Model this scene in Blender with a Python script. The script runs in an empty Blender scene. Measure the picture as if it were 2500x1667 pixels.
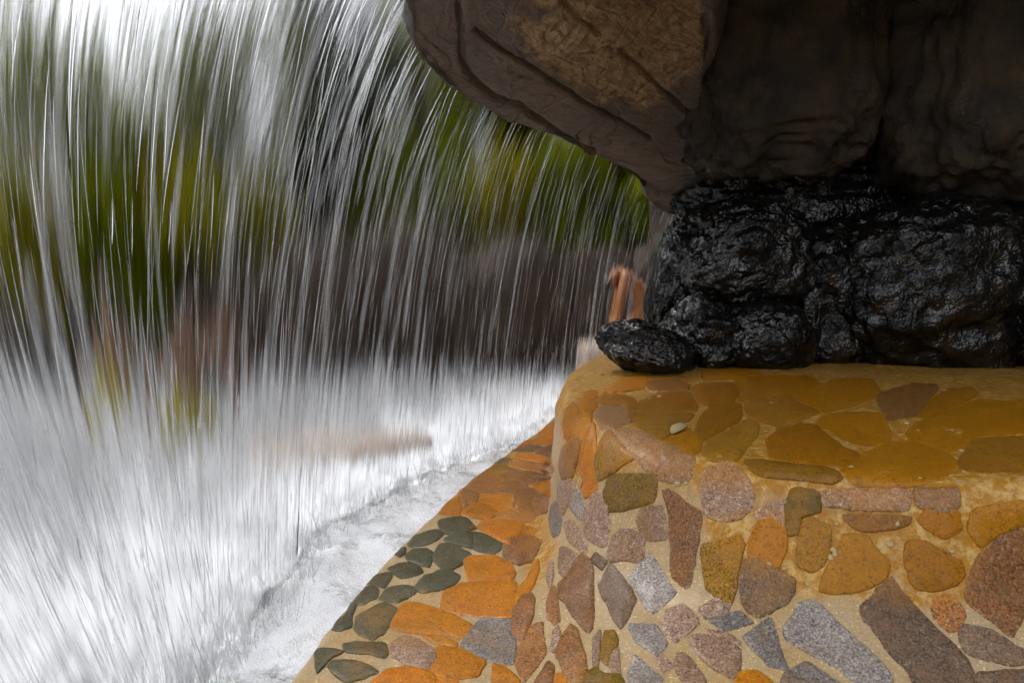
import bpy, math, random
import numpy as np
from mathutils import Vector, Matrix
from mathutils.bvhtree import BVHTree

random.seed(7)
RNG = np.random.default_rng(11)
R = math.radians
scene = bpy.context.scene
COL = scene.collection

# ------------------------------------------------------------------ camera
EYE = 1.3
F = 1667.0
PITCH = math.atan((833.5 - 691.0) / F)
cam_d = bpy.data.cameras.new('camera')
cam_d.sensor_width = 36.0
cam_d.lens = F / 2500.0 * 36.0
cam_d.clip_start = 0.05
cam_d.clip_end = 3000.0
cam = bpy.data.objects.new('camera', cam_d)
COL.objects.link(cam)
cam.location = (0, 0, EYE)
cam.rotation_euler = (R(90) - PITCH, 0, 0)
scene.camera = cam

# ------------------------------------------------------------------ world, sun, exposure
SUN_EL, SUN_AZ = R(58), R(-50)          # azimuth from +Y towards +X
world = bpy.data.worlds.new('World')
scene.world = world
world.use_nodes = True
wn = world.node_tree
wn.nodes.clear()
sky = wn.nodes.new('ShaderNodeTexSky')
sky.sky_type = 'NISHITA'
sky.sun_disc = False
sky.sun_elevation = SUN_EL
sky.sun_rotation = SUN_AZ
sky.air_density = 1.0
sky.dust_density = 4.0
hs = wn.nodes.new('ShaderNodeHueSaturation')
hs.inputs['Saturation'].default_value = 0.25
bgn = wn.nodes.new('ShaderNodeBackground')
bgn.inputs['Strength'].default_value = 0.15
wo = wn.nodes.new('ShaderNodeOutputWorld')
wn.links.new(sky.outputs[0], hs.inputs['Color'])
wn.links.new(hs.outputs[0], bgn.inputs['Color'])
wn.links.new(bgn.outputs[0], wo.inputs['Surface'])
sd = bpy.data.lights.new('sun', 'SUN')
sd.energy = 0.8
sd.angle = R(14)
sd.color = (1.0, 0.96, 0.9)
sun = bpy.data.objects.new('sun', sd)
COL.objects.link(sun)
sun.rotation_euler = Vector((math.sin(SUN_AZ) * math.cos(SUN_EL), math.cos(SUN_AZ) * math.cos(SUN_EL), math.sin(SUN_EL))).to_track_quat('Z', 'Y').to_euler()

vs = scene.view_settings
vs.view_transform = 'Standard'
vs.look = 'None'
vs.gamma = 1.0
vs.use_curve_mapping = False
vs.exposure = 1.7
scene.render.engine = 'CYCLES'
cy = scene.cycles
cy.use_denoising = True
cy.max_bounces = 10
cy.diffuse_bounces = 4
cy.glossy_bounces = 3
cy.transmission_bounces = 8
cy.transparent_max_bounces = 40
cy.sample_clamp_indirect = 6.0
cy.caustics_refractive = True
cy.caustics_reflective = False
cy.use_adaptive_sampling = True
cy.adaptive_threshold = 0.025
cy.adaptive_min_samples = 40

# ------------------------------------------------------------------ helpers
CP, SP = math.cos(PITCH), math.sin(PITCH)


def ray(u, v):
    a = (u - 1250.0) / F
    b = (833.5 - v) / F
    return Vector((a, CP + b * SP, -SP + b * CP))


def W(u, v, y):
    d = ray(u, v)
    return Vector((0, 0, EYE)) + d * (y / d.y)


def to_px(P):
    """project an (n,3) array to photo pixels"""
    x = P[:, 0]
    y = P[:, 1]
    z = P[:, 2] - EYE
    dep = np.maximum(y * CP - z * SP, 1e-3)
    b = (y * SP + z * CP) / dep
    return np.stack([1250 + F * x / dep, 833.5 - F * b], 1)


PERM = np.random.default_rng(3).permutation(512)
PERM = np.concatenate([PERM, PERM, PERM])
GR = np.random.default_rng(4).normal(size=(512, 3))
GR /= np.linalg.norm(GR, axis=1)[:, None]


def perlin(P):
    P = np.asarray(P, float)
    i = np.floor(P).astype(int)
    f = P - i
    i &= 255
    w = f * f * f * (f * (f * 6 - 15) + 10)
    out = 0
    for dx in (0, 1):
        for dy in (0, 1):
            for dz in (0, 1):
                h = PERM[PERM[PERM[i[:, 0] + dx] % 256 + i[:, 1] + dy] % 256 + i[:, 2] + dz]
                g = GR[h]
                d = f - np.array([dx, dy, dz])
                n = (g * d).sum(1)
                wx = w[:, 0] if dx else 1 - w[:, 0]
                wy = w[:, 1] if dy else 1 - w[:, 1]
                wz = w[:, 2] if dz else 1 - w[:, 2]
                out = out + n * wx * wy * wz
    return out


def fbm(P, oct=4, gain=0.5, ridged=False):
    a, s, out = 1.0, 1.0, 0
    for k in range(oct):
        n = perlin(P * s + 17.3 * k)
        if ridged:
            n = 0.5 - np.abs(n) * 1.6
        out = out + a * n
        a *= gain
        s *= 2.03
    return out


def mesh_np(name, V, Q=None, T=None, smooth=True, attrs=None):
    me = bpy.data.meshes.new(name)
    V = np.asarray(V, np.float32)
    me.vertices.add(len(V))
    me.vertices.foreach_set('co', V.ravel())
    loops, starts, n = [], [], 0
    if Q is not None and len(Q):
        Q = np.asarray(Q, np.int32)
        loops.append(Q.ravel())
        starts.append(np.arange(len(Q)) * 4 + n)
        n += Q.size
    if T is not None and len(T):
        T = np.asarray(T, np.int32)
        loops.append(T.ravel())
        starts.append(np.arange(len(T)) * 3 + n)
        n += T.size
    loops = np.concatenate(loops)
    starts = np.concatenate(starts)
    me.loops.add(len(loops))
    me.loops.foreach_set('vertex_index', loops.astype(np.int32))
    me.polygons.add(len(starts))
    me.polygons.foreach_set('loop_start', starts.astype(np.int32))
    me.polygons.foreach_set('use_smooth', np.full(len(starts), smooth))
    for k, a in (attrs or {}).items():
        at = me.attributes.new(k, 'FLOAT', 'POINT')
        at.data.foreach_set('value', np.asarray(a, np.float32))
    me.update(calc_edges=True)
    me.validate()
    return me


def obj(name, me, mat=None, parent=None, loc=None):
    o = bpy.data.objects.new(name, me)
    COL.objects.link(o)
    if mat is not None and me is not None and not me.materials:
        me.materials.append(mat)
    if parent is not None:
        o.parent = parent
    if loc is not None:
        o.location = loc
    return o


def empty(name, loc=(0, 0, 0)):
    o = bpy.data.objects.new(name, None)
    COL.objects.link(o)
    o.location = loc
    o.empty_display_size = 0.1
    return o


def tag(o, label=None, cat=None, group=None, kind=None):
    if label:
        o['label'] = label
    if cat:
        o['category'] = cat
    if group:
        o['group'] = group
    if kind:
        o['kind'] = kind
    return o


def grid_quads(n, m, wrap=False):
    """rows n, columns m"""
    i = np.arange(n - 1)[:, None]
    j = np.arange(m if wrap else m - 1)[None, :]
    j2 = (j + 1) % m
    return np.stack([i * m + j, i * m + j2, (i + 1) * m + j2, (i + 1) * m + j], -1).reshape(-1, 4)


def catmull(P, n):
    P = np.asarray(P, float)
    k = len(P)
    t = np.linspace(0, k - 1 - 1e-9, n)
    i = np.floor(t).astype(int)
    f = (t - i)[:, None]
    p0 = P[np.maximum(i - 1, 0)]
    p1 = P[i]
    p2 = P[np.minimum(i + 1, k - 1)]
    p3 = P[np.minimum(i + 2, k - 1)]
    return 0.5 * ((2 * p1) + (-p0 + p2) * f + (2 * p0 - 5 * p1 + 4 * p2 - p3) * f ** 2 + (-p0 + 3 * p1 - 3 * p2 + p3) * f ** 3)


def grid_normals(G):
    du = np.gradient(G, axis=0)
    dv = np.gradient(G, axis=1)
    n = np.cross(du, dv)
    return n / (np.linalg.norm(n, axis=-1, keepdims=True) + 1e-9)


_ico_cache = {}


def icosphere(sub):
    if sub in _ico_cache:
        return _ico_cache[sub]
    import bmesh
    bm = bmesh.new()
    bmesh.ops.create_icosphere(bm, subdivisions=sub, radius=1.0)
    V = np.array([v.co[:] for v in bm.verts])
    T = np.array([[v.index for v in f.verts] for f in bm.faces])
    bm.free()
    _ico_cache[sub] = (V, T)
    return V, T


# ------------------------------------------------------------------ materials
class NT:
    def __init__(self, name):
        self.m = bpy.data.materials.new(name)
        self.m.use_nodes = True
        self.t = self.m.node_tree
        self.t.nodes.clear()
        self.out = self.t.nodes.new('ShaderNodeOutputMaterial')

    def n(self, kind, **kw):
        nd = self.t.nodes.new(kind)
        for k, v in kw.items():
            if k in nd.bl_rna.properties:
                setattr(nd, k, v)
            else:
                self.set(nd, k, v)
        return nd

    def set(self, nd, k, v):
        s = nd.inputs[k.replace('_', ' ') if k.replace('_', ' ') in nd.inputs else k]
        if isinstance(v, bpy.types.NodeSocket):
            self.t.links.new(v, s)
        elif isinstance(v, bpy.types.Node):
            self.t.links.new(v.outputs[0], s)
        elif isinstance(v, tuple) and len(v) == 3 and s.type == 'RGBA':
            s.default_value = (*v, 1)
        else:
            s.default_value = v

    def coord(self, scale=(1, 1, 1), obj=True):
        if obj:
            c = self.n('ShaderNodeTexCoord').outputs['Object']
        else:
            c = self.n('ShaderNodeNewGeometry').outputs['Position']
        mp = self.n('ShaderNodeMapping')
        self.t.links.new(c, mp.inputs['Vector'])
        mp.inputs['Scale'].default_value = scale
        return mp.outputs[0]

    def noise(self, vec, scale, detail=4, rough=0.6, dist=0.0):
        nd = self.n('ShaderNodeTexNoise')
        self.set(nd, 'Vector', vec)
        self.set(nd, 'Scale', scale)
        self.set(nd, 'Detail', detail)
        self.set(nd, 'Roughness', rough)
        self.set(nd, 'Distortion', dist)
        return nd.outputs['Fac']

    def vor(self, vec, scale, feature='F1'):
        nd = self.n('ShaderNodeTexVoronoi')
        nd.feature = feature
        self.set(nd, 'Vector', vec)
        self.set(nd, 'Scale', scale)
        return nd.outputs['Distance']

    def ramp(self, fac, a, b, ca=(0, 0, 0), cb=(1, 1, 1), mid=None):
        nd = self.n('ShaderNodeValToRGB')
        e = nd.color_ramp.elements
        e[0].position, e[1].position = a, b
        e[0].color, e[1].color = (*ca, 1), (*cb, 1)
        for p, c in (mid or []):
            x = e.new(p)
            x.color = (*c, 1)
        self.set(nd, 'Fac', fac)
        return nd.outputs[0]

    def mix(self, fac, a, b, mode='MIX'):
        nd = self.n('ShaderNodeMix')
        nd.data_type = 'RGBA'
        nd.blend_type = mode
        self.t.links.new(fac, nd.inputs[0]) if isinstance(fac, bpy.types.NodeSocket) else setattr(nd.inputs[0], 'default_value', fac)
        for i, v in ((6, a), (7, b)):
            if isinstance(v, bpy.types.NodeSocket):
                self.t.links.new(v, nd.inputs[i])
            else:
                nd.inputs[i].default_value = (*v, 1)
        return nd.outputs[2]

    def math(self, op, a, b=0.0, c=None):
        nd = self.n('ShaderNodeMath')
        nd.operation = op
        for i, v in enumerate((a, b, c)):
            if v is None:
                continue
            if isinstance(v, bpy.types.NodeSocket):
                self.t.links.new(v, nd.inputs[i])
            else:
                nd.inputs[i].default_value = v
        return nd.outputs[0]

    def bump(self, h, strength=0.5, dist=0.01, normal=None):
        nd = self.n('ShaderNodeBump')
        self.set(nd, 'Height', h)
        self.set(nd, 'Strength', strength)
        self.set(nd, 'Distance', dist)
        if normal is not None:
            self.set(nd, 'Normal', normal)
        return nd.outputs[0]

    def principled(self, **kw):
        nd = self.n('ShaderNodeBsdfPrincipled')
        for k, v in kw.items():
            self.set(nd, k.replace('__', ' '), v)
        self.t.links.new(nd.outputs[0], self.out.inputs['Surface'])
        return nd

    def attr(self, name):
        nd = self.n('ShaderNodeAttribute')
        nd.attribute_name = name
        return nd.outputs['Fac']


def stone_mat(name, cA, cB, cSpeck, spk=0.5, rough=(0.35, 0.6), speck_amt=0.35, bump=0.5, spec=0.13, smear=0.06, grain=0.78, cMort=(0.50, 0.37, 0.20), cPatch=(0.22, 0.12, 0.06)):
    t = NT(name)
    geo = t.coord(obj=False)
    oi = t.n('ShaderNodeObjectInfo').outputs['Random']
    n1 = t.noise(geo, 9, 5, 0.65, 0.4)
    n2 = t.noise(geo, 70, 4, 0.7)
    n3 = t.noise(geo, 150, 3, 0.75)
    f = t.math('ADD', t.math('MULTIPLY', n1, 0.75), t.math('MULTIPLY', oi, 0.3))
    c = t.mix(t.ramp(f, 0.38, 0.72), cA, cB)
    c = t.mix(t.math('MULTIPLY', t.ramp(n2, spk, spk + 0.14), speck_amt), c, cSpeck)
    dark = t.ramp(n3, 0.40 - 0.08 * (1 - grain), 0.62, (1 - 0.72 * grain,) * 3, (1 + 0.55 * grain,) * 3)
    c = t.mix(1.0, c, dark, 'MULTIPLY')
    n6 = t.noise(geo, 20, 5, 0.7, 1.0)
    c = t.mix(t.math('MULTIPLY', t.ramp(n6, 0.5, 0.62), 0.55), c, cPatch)
    c = t.mix(t.math('MULTIPLY', t.ramp(t.noise(geo, 3.0, 6, 0.65, 0.6), 0.52, 0.66), 0.42), c, (0.32, 0.155, 0.02))
    ss = t.ramp(t.math('ADD', t.attr('stain'), t.math('MULTIPLY', t.math('SUBTRACT', n1, 0.5), 1.3)), 0.45, 0.95)
    c = t.mix(t.math('MULTIPLY', ss, 0.5), c, (0.40, 0.155, 0.003))
    # mortar smeared over the rim and in the pores, dark pits
    n4 = t.noise(geo, 38, 6, 0.75, 0.6)
    n5 = t.noise(geo, 120, 5, 0.75)
    k4 = t.math('MULTIPLY', t.math('SUBTRACT', n4, 0.5), 1.5)
    k5 = t.math('MULTIPLY', t.math('SUBTRACT', n5, 0.5), 1.5)
    sm = t.math('ADD', t.math('MULTIPLY', t.attr('rim'), 0.30), t.math('ADD', k4, k5))
    sm = t.ramp(sm, 0.20 + smear * 2.2, 0.32 + smear * 2.2)
    c = t.mix(t.math('MULTIPLY', sm, 0.8), c, cMort)
    pit = t.ramp(t.math('ADD', t.math('MULTIPLY', n5, 0.6), t.math('MULTIPLY', n4, 0.4)), 0.40, 0.48)
    c = t.mix(1.0, c, t.mix(t.math('MULTIPLY', t.math('SUBTRACT', 1.0, pit), 0.75), (1, 1, 1), (0.25, 0.2, 0.14)), 'MULTIPLY')
    val = t.n('ShaderNodeHueSaturation')
    t.set(val, 'Color', c)
    t.set(val, 'Value', t.math('ADD', t.math('MULTIPLY', oi, 0.45), 0.78))
    h = t.math('ADD', t.math('MULTIPLY', n2, 0.7), t.math('MULTIPLY', n3, 0.35))
    h = t.math('ADD', h, t.math('MULTIPLY', n1, 0.8))
    r = t.n('ShaderNodeMapRange')
    t.set(r, 'Value', n2)
    t.set(r, 'To Min', rough[0])
    t.set(r, 'To Max', rough[1])
    pr = t.principled(Base__Color=val.outputs[0], Roughness=r.outputs[0], Specular__IOR__Level=spec,
                      Normal=t.bump(t.math('ADD', h, t.math('MULTIPLY', n4, 0.8)), bump + 0.15, 0.014))
    t.set(pr, 'Coat Weight', 0.3)
    t.set(pr, 'Coat Roughness', 0.26)
    return t.m


M = {}
M['O'] = stone_mat('orange_stone', (0.56, 0.195, 0.0), (0.44, 0.135, 0.002), (0.48, 0.24, 0.06), 0.58, smear=0.09, grain=0.45, cMort=(0.48, 0.26, 0.08), cPatch=(0.36, 0.125, 0.01))
M['A'] = stone_mat('amber_stone', (0.44, 0.165, 0.0), (0.27, 0.125, 0.001), (0.36, 0.18, 0.02), 0.60, rough=(0.2, 0.4), smear=0.12, grain=0.4, cMort=(0.38, 0.24, 0.08), cPatch=(0.19, 0.09, 0.003))
M['K'] = stone_mat('dark_olive_stone', (0.13, 0.088, 0.014), (0.17, 0.11, 0.012), (0.30, 0.2, 0.06), 0.58, smear=0.1, grain=0.5, cPatch=(0.09, 0.06, 0.01))
M['B'] = stone_mat('brown_stone', (0.27, 0.115, 0.04), (0.38, 0.135, 0.018), (0.50, 0.33, 0.17), 0.53, speck_amt=0.5, smear=0.05)
M['P'] = stone_mat('pink_grey_stone', (0.33, 0.19, 0.115), (0.26, 0.165, 0.12), (0.55, 0.43, 0.31), 0.5, speck_amt=0.6, smear=0.03, cPatch=(0.30, 0.15, 0.07))
M['Y'] = stone_mat('grey_stone', (0.21, 0.18, 0.16), (0.30, 0.255, 0.22), (0.5, 0.44, 0.36), 0.52, speck_amt=0.5, smear=0.04, cPatch=(0.15, 0.115, 0.09))
M['G'] = stone_mat('dark_green_stone', (0.105, 0.09, 0.04), (0.08, 0.072, 0.038), (0.20, 0.175, 0.09), 0.58, speck_amt=0.4, smear=0.13, grain=0.45, cPatch=(0.06, 0.052, 0.025))
M['D'] = stone_mat('dark_brown_stone', (0.14, 0.08, 0.04), (0.18, 0.115, 0.07), (0.4, 0.3, 0.2), 0.55, speck_amt=0.45, smear=0.06)
M['L'] = stone_mat('olive_stone', (0.20, 0.115, 0.004), (0.27, 0.125, 0.004), (0.42, 0.27, 0.09), 0.56, speck_amt=0.5, smear=0.08)


def mortar_mat():
    t = NT('sand_mortar')
    geo = t.coord(obj=False)
    n1 = t.noise(geo, 4.5, 5, 0.6, 0.3)
    n2 = t.noise(geo, 30, 5, 0.65)
    n3 = t.noise(geo, 170, 3, 0.7)
    c = t.mix(t.ramp(n1, 0.35, 0.65), (0.72, 0.50, 0.21), (0.74, 0.57, 0.33))
    c = t.mix(t.math('MULTIPLY', t.ramp(n2, 0.52, 0.66), 0.45), c, (0.42, 0.22, 0.07))
    n5 = t.noise(geo, 110, 5, 0.75)
    c = t.mix(t.math('MULTIPLY', t.ramp(n5, 0.6, 0.68), 0.6), c, (0.72, 0.62, 0.45))
    c = t.mix(t.math('MULTIPLY', t.ramp(n5, 0.40, 0.33), 0.65), c, (0.2, 0.13, 0.06))
    # iron and algae film on the shelf under the rocks
    c = t.mix(t.math('MULTIPLY', t.ramp(t.noise(geo, 3.0, 6, 0.65, 0.6), 0.52, 0.66), 0.5), c, (0.40, 0.22, 0.05))
    st = t.attr('stain')
    sn = t.math('ADD', st, t.math('MULTIPLY', t.math('SUBTRACT', n1, 0.5), 0.9))
    sn = t.ramp(sn, 0.3, 0.75)
    am = t.mix(t.ramp(n2, 0.45, 0.62), (0.36, 0.155, 0.003), (0.52, 0.33, 0.10))
    c = t.mix(sn, c, am)
    c = t.mix(1.0, c, t.ramp(n3, 0.25, 0.6, (0.68, 0.64, 0.58), (1.12, 1.12, 1.12)), 'MULTIPLY')
    h = t.math('ADD', t.math('MULTIPLY', n2, 1.0), t.math('MULTIPLY', n5, 0.5))
    n6 = t.noise(geo, 12, 6, 0.7, 1.2)
    c = t.mix(t.math('MULTIPLY', t.ramp(n6, 0.54, 0.66), 0.5), c, (0.36, 0.27, 0.16))
    t.principled(Base__Color=c, Roughness=0.5, Specular__IOR__Level=0.2, Coat__Weight=0.3, Coat__Roughness=0.26, Normal=t.bump(h, 0.45, 0.012))
    return t.m


M['mortar'] = mortar_mat()


def wet_rock_mat(name, c1, c2, rough, bump=1.0, big=30, fine=130, wet=False):
    t = NT(name)
    geo = t.coord(obj=False)
    n1 = t.noise(geo, 3.5, 5, 0.6)
    n2 = t.noise(geo, big, 4, 0.65, 0.6)
    n3 = t.noise(geo, fine, 3, 0.6, 0.3)
    c = t.mix(t.ramp(n1, 0.4, 0.65), c1, c2)
    c = t.mix(t.math('MULTIPLY', t.ramp(n3, 0.5, 0.7), 0.5), c, c1)
    h = t.math('ADD', t.math('MULTIPLY', n2, 1.0), t.math('MULTIPLY', n3, 0.4))
    r = t.ramp(n1, 0.35, 0.65, (rough, rough, rough), (rough + 0.15,) * 3)
    pr = t.principled(Base__Color=c, Roughness=r, Specular__IOR__Level=0.03 if wet else 0.4, Normal=t.bump(h, bump, 0.03))
    if wet:
        t.set(pr, 'Coat Weight', t.ramp(t.noise(geo, 4.5, 3, 0.6, 0.5), 0.38, 0.62, (0.18,) * 3, (1,) * 3))
        t.set(pr, 'Coat Roughness', 0.06)
        t.set(pr, 'Coat IOR', 1.75)
        t.set(pr, 'Coat Normal', t.bump(t.math('ADD', t.noise(geo, 15, 2, 0.5, 0.8), t.math('MULTIPLY', t.noise(geo, 50, 1, 0.5, 0.5), 0.3)), 1.0, 0.027))
    return t.m


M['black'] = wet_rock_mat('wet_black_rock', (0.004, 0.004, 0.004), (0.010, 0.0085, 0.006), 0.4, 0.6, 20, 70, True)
M['wall'] = wet_rock_mat('damp_brown_rock', (0.022, 0.017, 0.012), (0.075, 0.052, 0.028), 0.6, 0.7, 14, 90)
M['bank'] = wet_rock_mat('brown_bank_rock', (0.036, 0.020, 0.009), (0.075, 0.042, 0.018), 0.5, 0.7, 9, 40)


def slab_mat():
    t = NT('layered_overhang_rock')
    geo = t.coord(obj=False)
    st = t.coord((3, 3, 26), obj=False)
    n1 = t.noise(geo, 3, 5, 0.6)
    n2 = t.noise(st, 2.2, 6, 0.7, 0.5)
    n3 = t.noise(geo, 90, 4, 0.7)
    n4 = t.noise(geo, 14, 5, 0.65, 0.8)
    grey = t.mix(t.ramp(n2, 0.35, 0.65), (0.155, 0.132, 0.125), (0.225, 0.19, 0.175))
    grey = t.mix(t.math('MULTIPLY', t.ramp(n4, 0.6, 0.7), 0.6), grey, (0.03, 0.022, 0.02))
    tan = t.mix(t.ramp(n2, 0.36, 0.62), (0.26, 0.165, 0.085), (0.60, 0.47, 0.29))
    tan = t.mix(t.math('MULTIPLY', t.ramp(n4, 0.52, 0.66), 0.75), tan, (0.085, 0.055, 0.035))
    n6 = t.noise(geo, 5, 6, 0.7, 1.0)
    pm = t.math('ADD', t.attr('tan'), t.math('ADD', t.math('MULTIPLY', t.math('SUBTRACT', n4, 0.5), 1.0), t.math('MULTIPLY', t.math('SUBTRACT', n6, 0.5), 1.2)))
    rust = t.mix(t.math('MULTIPLY', t.ramp(n6, 0.52, 0.68), 0.3), grey, (0.22, 0.13, 0.06))
    c = t.mix(t.ramp(pm, 0.32, 0.72), rust, tan)
    c = t.mix(1.0, c, t.ramp(n3, 0.3, 0.6, (0.6, 0.6, 0.6), (1.1, 1.1, 1.1)), 'MULTIPLY')
    h = t.math('ADD', t.math('MULTIPLY', n2, 1.0), t.math('MULTIPLY', n3, 0.5))
    ve = t.vor(t.coord((0.8, 2.0, 4.5), obj=False), 1.0, 'DISTANCE_TO_EDGE')
    crk = t.ramp(t.math('ADD', ve, t.math('MULTIPLY', t.math('SUBTRACT', n4, 0.5), 0.06)), 0.0, 0.035)
    h = t.math('ADD', h, t.math('MULTIPLY', crk, 0.55))
    t.principled(Base__Color=c, Roughness=0.6, Normal=t.bump(h, 0.9, 0.03))
    return t.m


M['slab'] = slab_mat()


def foam_mat():
    t = NT('foaming_water')
    geo = t.coord(obj=False)
    n1 = t.noise(geo, 2.6, 6, 0.65, 0.8)
    n2 = t.noise(geo, 28, 5, 0.7, 0.5)
    n3 = t.noise(geo, 150, 3, 0.7)
    v = t.vor(geo, 110)
    fo = t.attr('foam')
    f = t.math('ADD', t.math('ADD', t.math('MULTIPLY', n1, 0.9), t.math('MULTIPLY', n2, 0.45)), fo)
    f = t.ramp(f, 0.56, 0.80)
    col = t.mix(f, (0.16, 0.17, 0.175), (0.86, 0.87, 0.885))
    rgh = t.ramp(f, 0.0, 1.0, (0.08,) * 3, (0.55,) * 3)
    h = t.math('ADD', t.math('MULTIPLY', n2, 1.0), t.math('MULTIPLY', n3, 0.45))
    h = t.math('ADD', h, t.math('MULTIPLY', v, 0.7))
    col = t.mix(1.0, col, t.ramp(t.math('ADD', t.math('MULTIPLY', n3, 0.6), t.math('MULTIPLY', n2, 0.4)), 0.36, 0.52, (0.78, 0.80, 0.82), (1, 1, 1)), 'MULTIPLY')  # grey shade between the foam lumps, painted in as small speckles
    t.principled(Base__Color=col, Roughness=rgh, Normal=t.bump(h, 0.45, 0.03))
    return t.m


M['foam'] = foam_mat()


def film_mat(name, seed, white, ior):
    """falling water: fine cross ripples spread what is behind it up and down, ribs along the flow break it into streaks"""
    t = NT(name)
    uv = t.n('ShaderNodeUVMap').outputs[0]

    def streak(fu, fv, detail=3, off=0.0, rough=0.6):
        mp = t.n('ShaderNodeMapping')
        t.t.links.new(uv, mp.inputs['Vector'])
        mp.inputs['Scale'].default_value = (fu, fv, 1)
        mp.inputs['Location'].default_value = (seed * 3.7 + off, seed * 1.3 + off, 0)
        return t.noise(mp.outputs[0], 1.0, detail, rough)

    s1 = streak(34, 0.9, 4)
    s2 = streak(110, 2.2, 3, 5.0)
    s3 = streak(9, 0.6, 3, 9.0)
    s4 = streak(60, 1.6, 3, 21.0)
    wnz = t.n('ShaderNodeTexWhiteNoise')
    wnz.noise_dimensions = '3D'
    sc_ = t.n('ShaderNodeVectorMath')
    sc_.operation = 'SCALE'
    t.t.links.new(t.n('ShaderNodeNewGeometry').outputs['Position'], sc_.inputs[0])
    sc_.inputs['Scale'].default_value = 997.0
    t.t.links.new(sc_.outputs[0], wnz.inputs['Vector'])
    up = t.math('MULTIPLY', t.math('SUBTRACT', wnz.outputs['Value'], 0.5), 0.46)
    up = t.math('ADD', up, t.math('MULTIPLY', t.math('SUBTRACT', s1, 0.5), 1.05))
    up = t.math('ADD', up, t.math('MULTIPLY', t.math('SUBTRACT', s2, 0.5), 0.65))
    up = t.math('MULTIPLY', up, t.attr('ripple'))
    side = t.math('MULTIPLY', t.math('MULTIPLY', t.math('SUBTRACT', s4, 0.5), 0.5), t.attr('ripple'))
    # the two faces of the sheet are parallel on average: tilts are taken about its mean plane
    geo = t.n('ShaderNodeNewGeometry')
    cz = t.n('ShaderNodeCombineXYZ')
    t.t.links.new(t.math('ADD', side, 0.22), cz.inputs['X'])
    cz.inputs['Y'].default_value = -0.97
    t.t.links.new(up, cz.inputs['Z'])
    nn0 = t.n('ShaderNodeVectorMath')
    nn0.operation = 'NORMALIZE'
    t.t.links.new(cz.outputs[0], nn0.inputs[0])
    nn = t.n('ShaderNodeVectorMath')
    nn.operation = 'SCALE'
    t.t.links.new(nn0.outputs[0], nn.inputs[0])
    dt = t.n('ShaderNodeVectorMath')
    dt.operation = 'DOT_PRODUCT'
    t.t.links.new(nn0.outputs[0], dt.inputs[0])
    t.t.links.new(geo.outputs['True Normal'], dt.inputs[1])
    t.t.links.new(t.math('SIGN', dt.outputs['Value']), nn.inputs['Scale'])
    rf = t.n('ShaderNodeBsdfRefraction')
    t.set(rf, 'IOR', ior)
    t.set(rf, 'Roughness', 0.02)
    t.set(rf, 'Color', (0.665, 0.67, 0.68))
    t.t.links.new(nn.outputs[0], rf.inputs['Normal'])
    dif = t.n('ShaderNodeBsdfDiffuse')
    t.set(dif, 'Color', (0.76, 0.77, 0.785))
    trl = t.n('ShaderNodeBsdfTranslucent')
    t.set(trl, 'Color', (0.76, 0.77, 0.785))
    wm = t.n('ShaderNodeMixShader')
    wm.inputs[0].default_value = 0.55
    t.t.links.new(dif.outputs[0], wm.inputs[1])
    t.t.links.new(trl.outputs[0], wm.inputs[2])
    # aerated white streaks: more of them further down
    f = t.math('ADD', t.math('MULTIPLY', s2, 0.55), t.math('MULTIPLY', s1, 0.45))
    f = t.math('ADD', f, t.math('MULTIPLY', t.math('SUBTRACT', s3, 0.5), 0.5))
    f = t.math('ADD', f, t.attr('aer'))
    f = t.ramp(f, 0.58, 0.96)
    f = t.math('MULTIPLY', f, white)
    mx = t.n('ShaderNodeMixShader')
    t.t.links.new(f, mx.inputs[0])
    t.t.links.new(rf.outputs[0], mx.inputs[1])
    t.t.links.new(wm.outputs[0], mx.inputs[2])
    t.t.links.new(mx.outputs[0], t.out.inputs['Surface'])
    return t.m


def thread_mat(name, alpha=0.7, gl=0.25):
    t = NT(name)
    dif = t.n('ShaderNodeBsdfDiffuse')
    t.set(dif, 'Color', (0.74, 0.75, 0.765))
    trl = t.n('ShaderNodeBsdfTranslucent')
    t.set(trl, 'Color', (0.74, 0.75, 0.765))
    m1 = t.n('ShaderNodeMixShader')
    m1.inputs[0].default_value = 0.6
    t.t.links.new(dif.outputs[0], m1.inputs[1])
    t.t.links.new(trl.outputs[0], m1.inputs[2])
    g = t.n('ShaderNodeBsdfGlossy')
    t.set(g, 'Roughness', 0.15)
    m2 = t.n('ShaderNodeMixShader')
    m2.inputs[0].default_value = gl
    t.t.links.new(m1.outputs[0], m2.inputs[1])
    t.t.links.new(g.outputs[0], m2.inputs[2])
    tr = t.n('ShaderNodeBsdfTransparent')
    lw = t.n('ShaderNodeLayerWeight')
    t.set(lw, 'Blend', 0.5)
    fac = t.math('SUBTRACT', 1.0, lw.outputs['Facing'])
    fac = t.math('MULTIPLY', fac, t.math('MULTIPLY', t.attr('fade'), alpha))
    m3 = t.n('ShaderNodeMixShader')
    t.t.links.new(fac, m3.inputs[0])
    t.t.links.new(tr.outputs[0], m3.inputs[1])
    t.t.links.new(m2.outputs[0], m3.inputs[2])
    t.t.links.new(m3.outputs[0], t.out.inputs['Surface'])
    return t.m


def glass_thread_mat():
    t = NT('clear_water_thread')
    g = t.n('ShaderNodeBsdfGlass')
    t.set(g, 'IOR', 1.33)
    t.set(g, 'Roughness', 0.05)
    t.t.links.new(g.outputs[0], t.out.inputs['Surface'])
    return t.m


M['thread'] = thread_mat('white_water_thread', 0.55)
M['spray'] = thread_mat('white_spray', 0.6, 0.1)
M['splash'] = thread_mat('white_splash', 0.9, 0.05)
M['ribbon'] = thread_mat('soft_water_ribbon', 0.22, 0.1)
M['glass_thread'] = glass_thread_mat()


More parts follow.
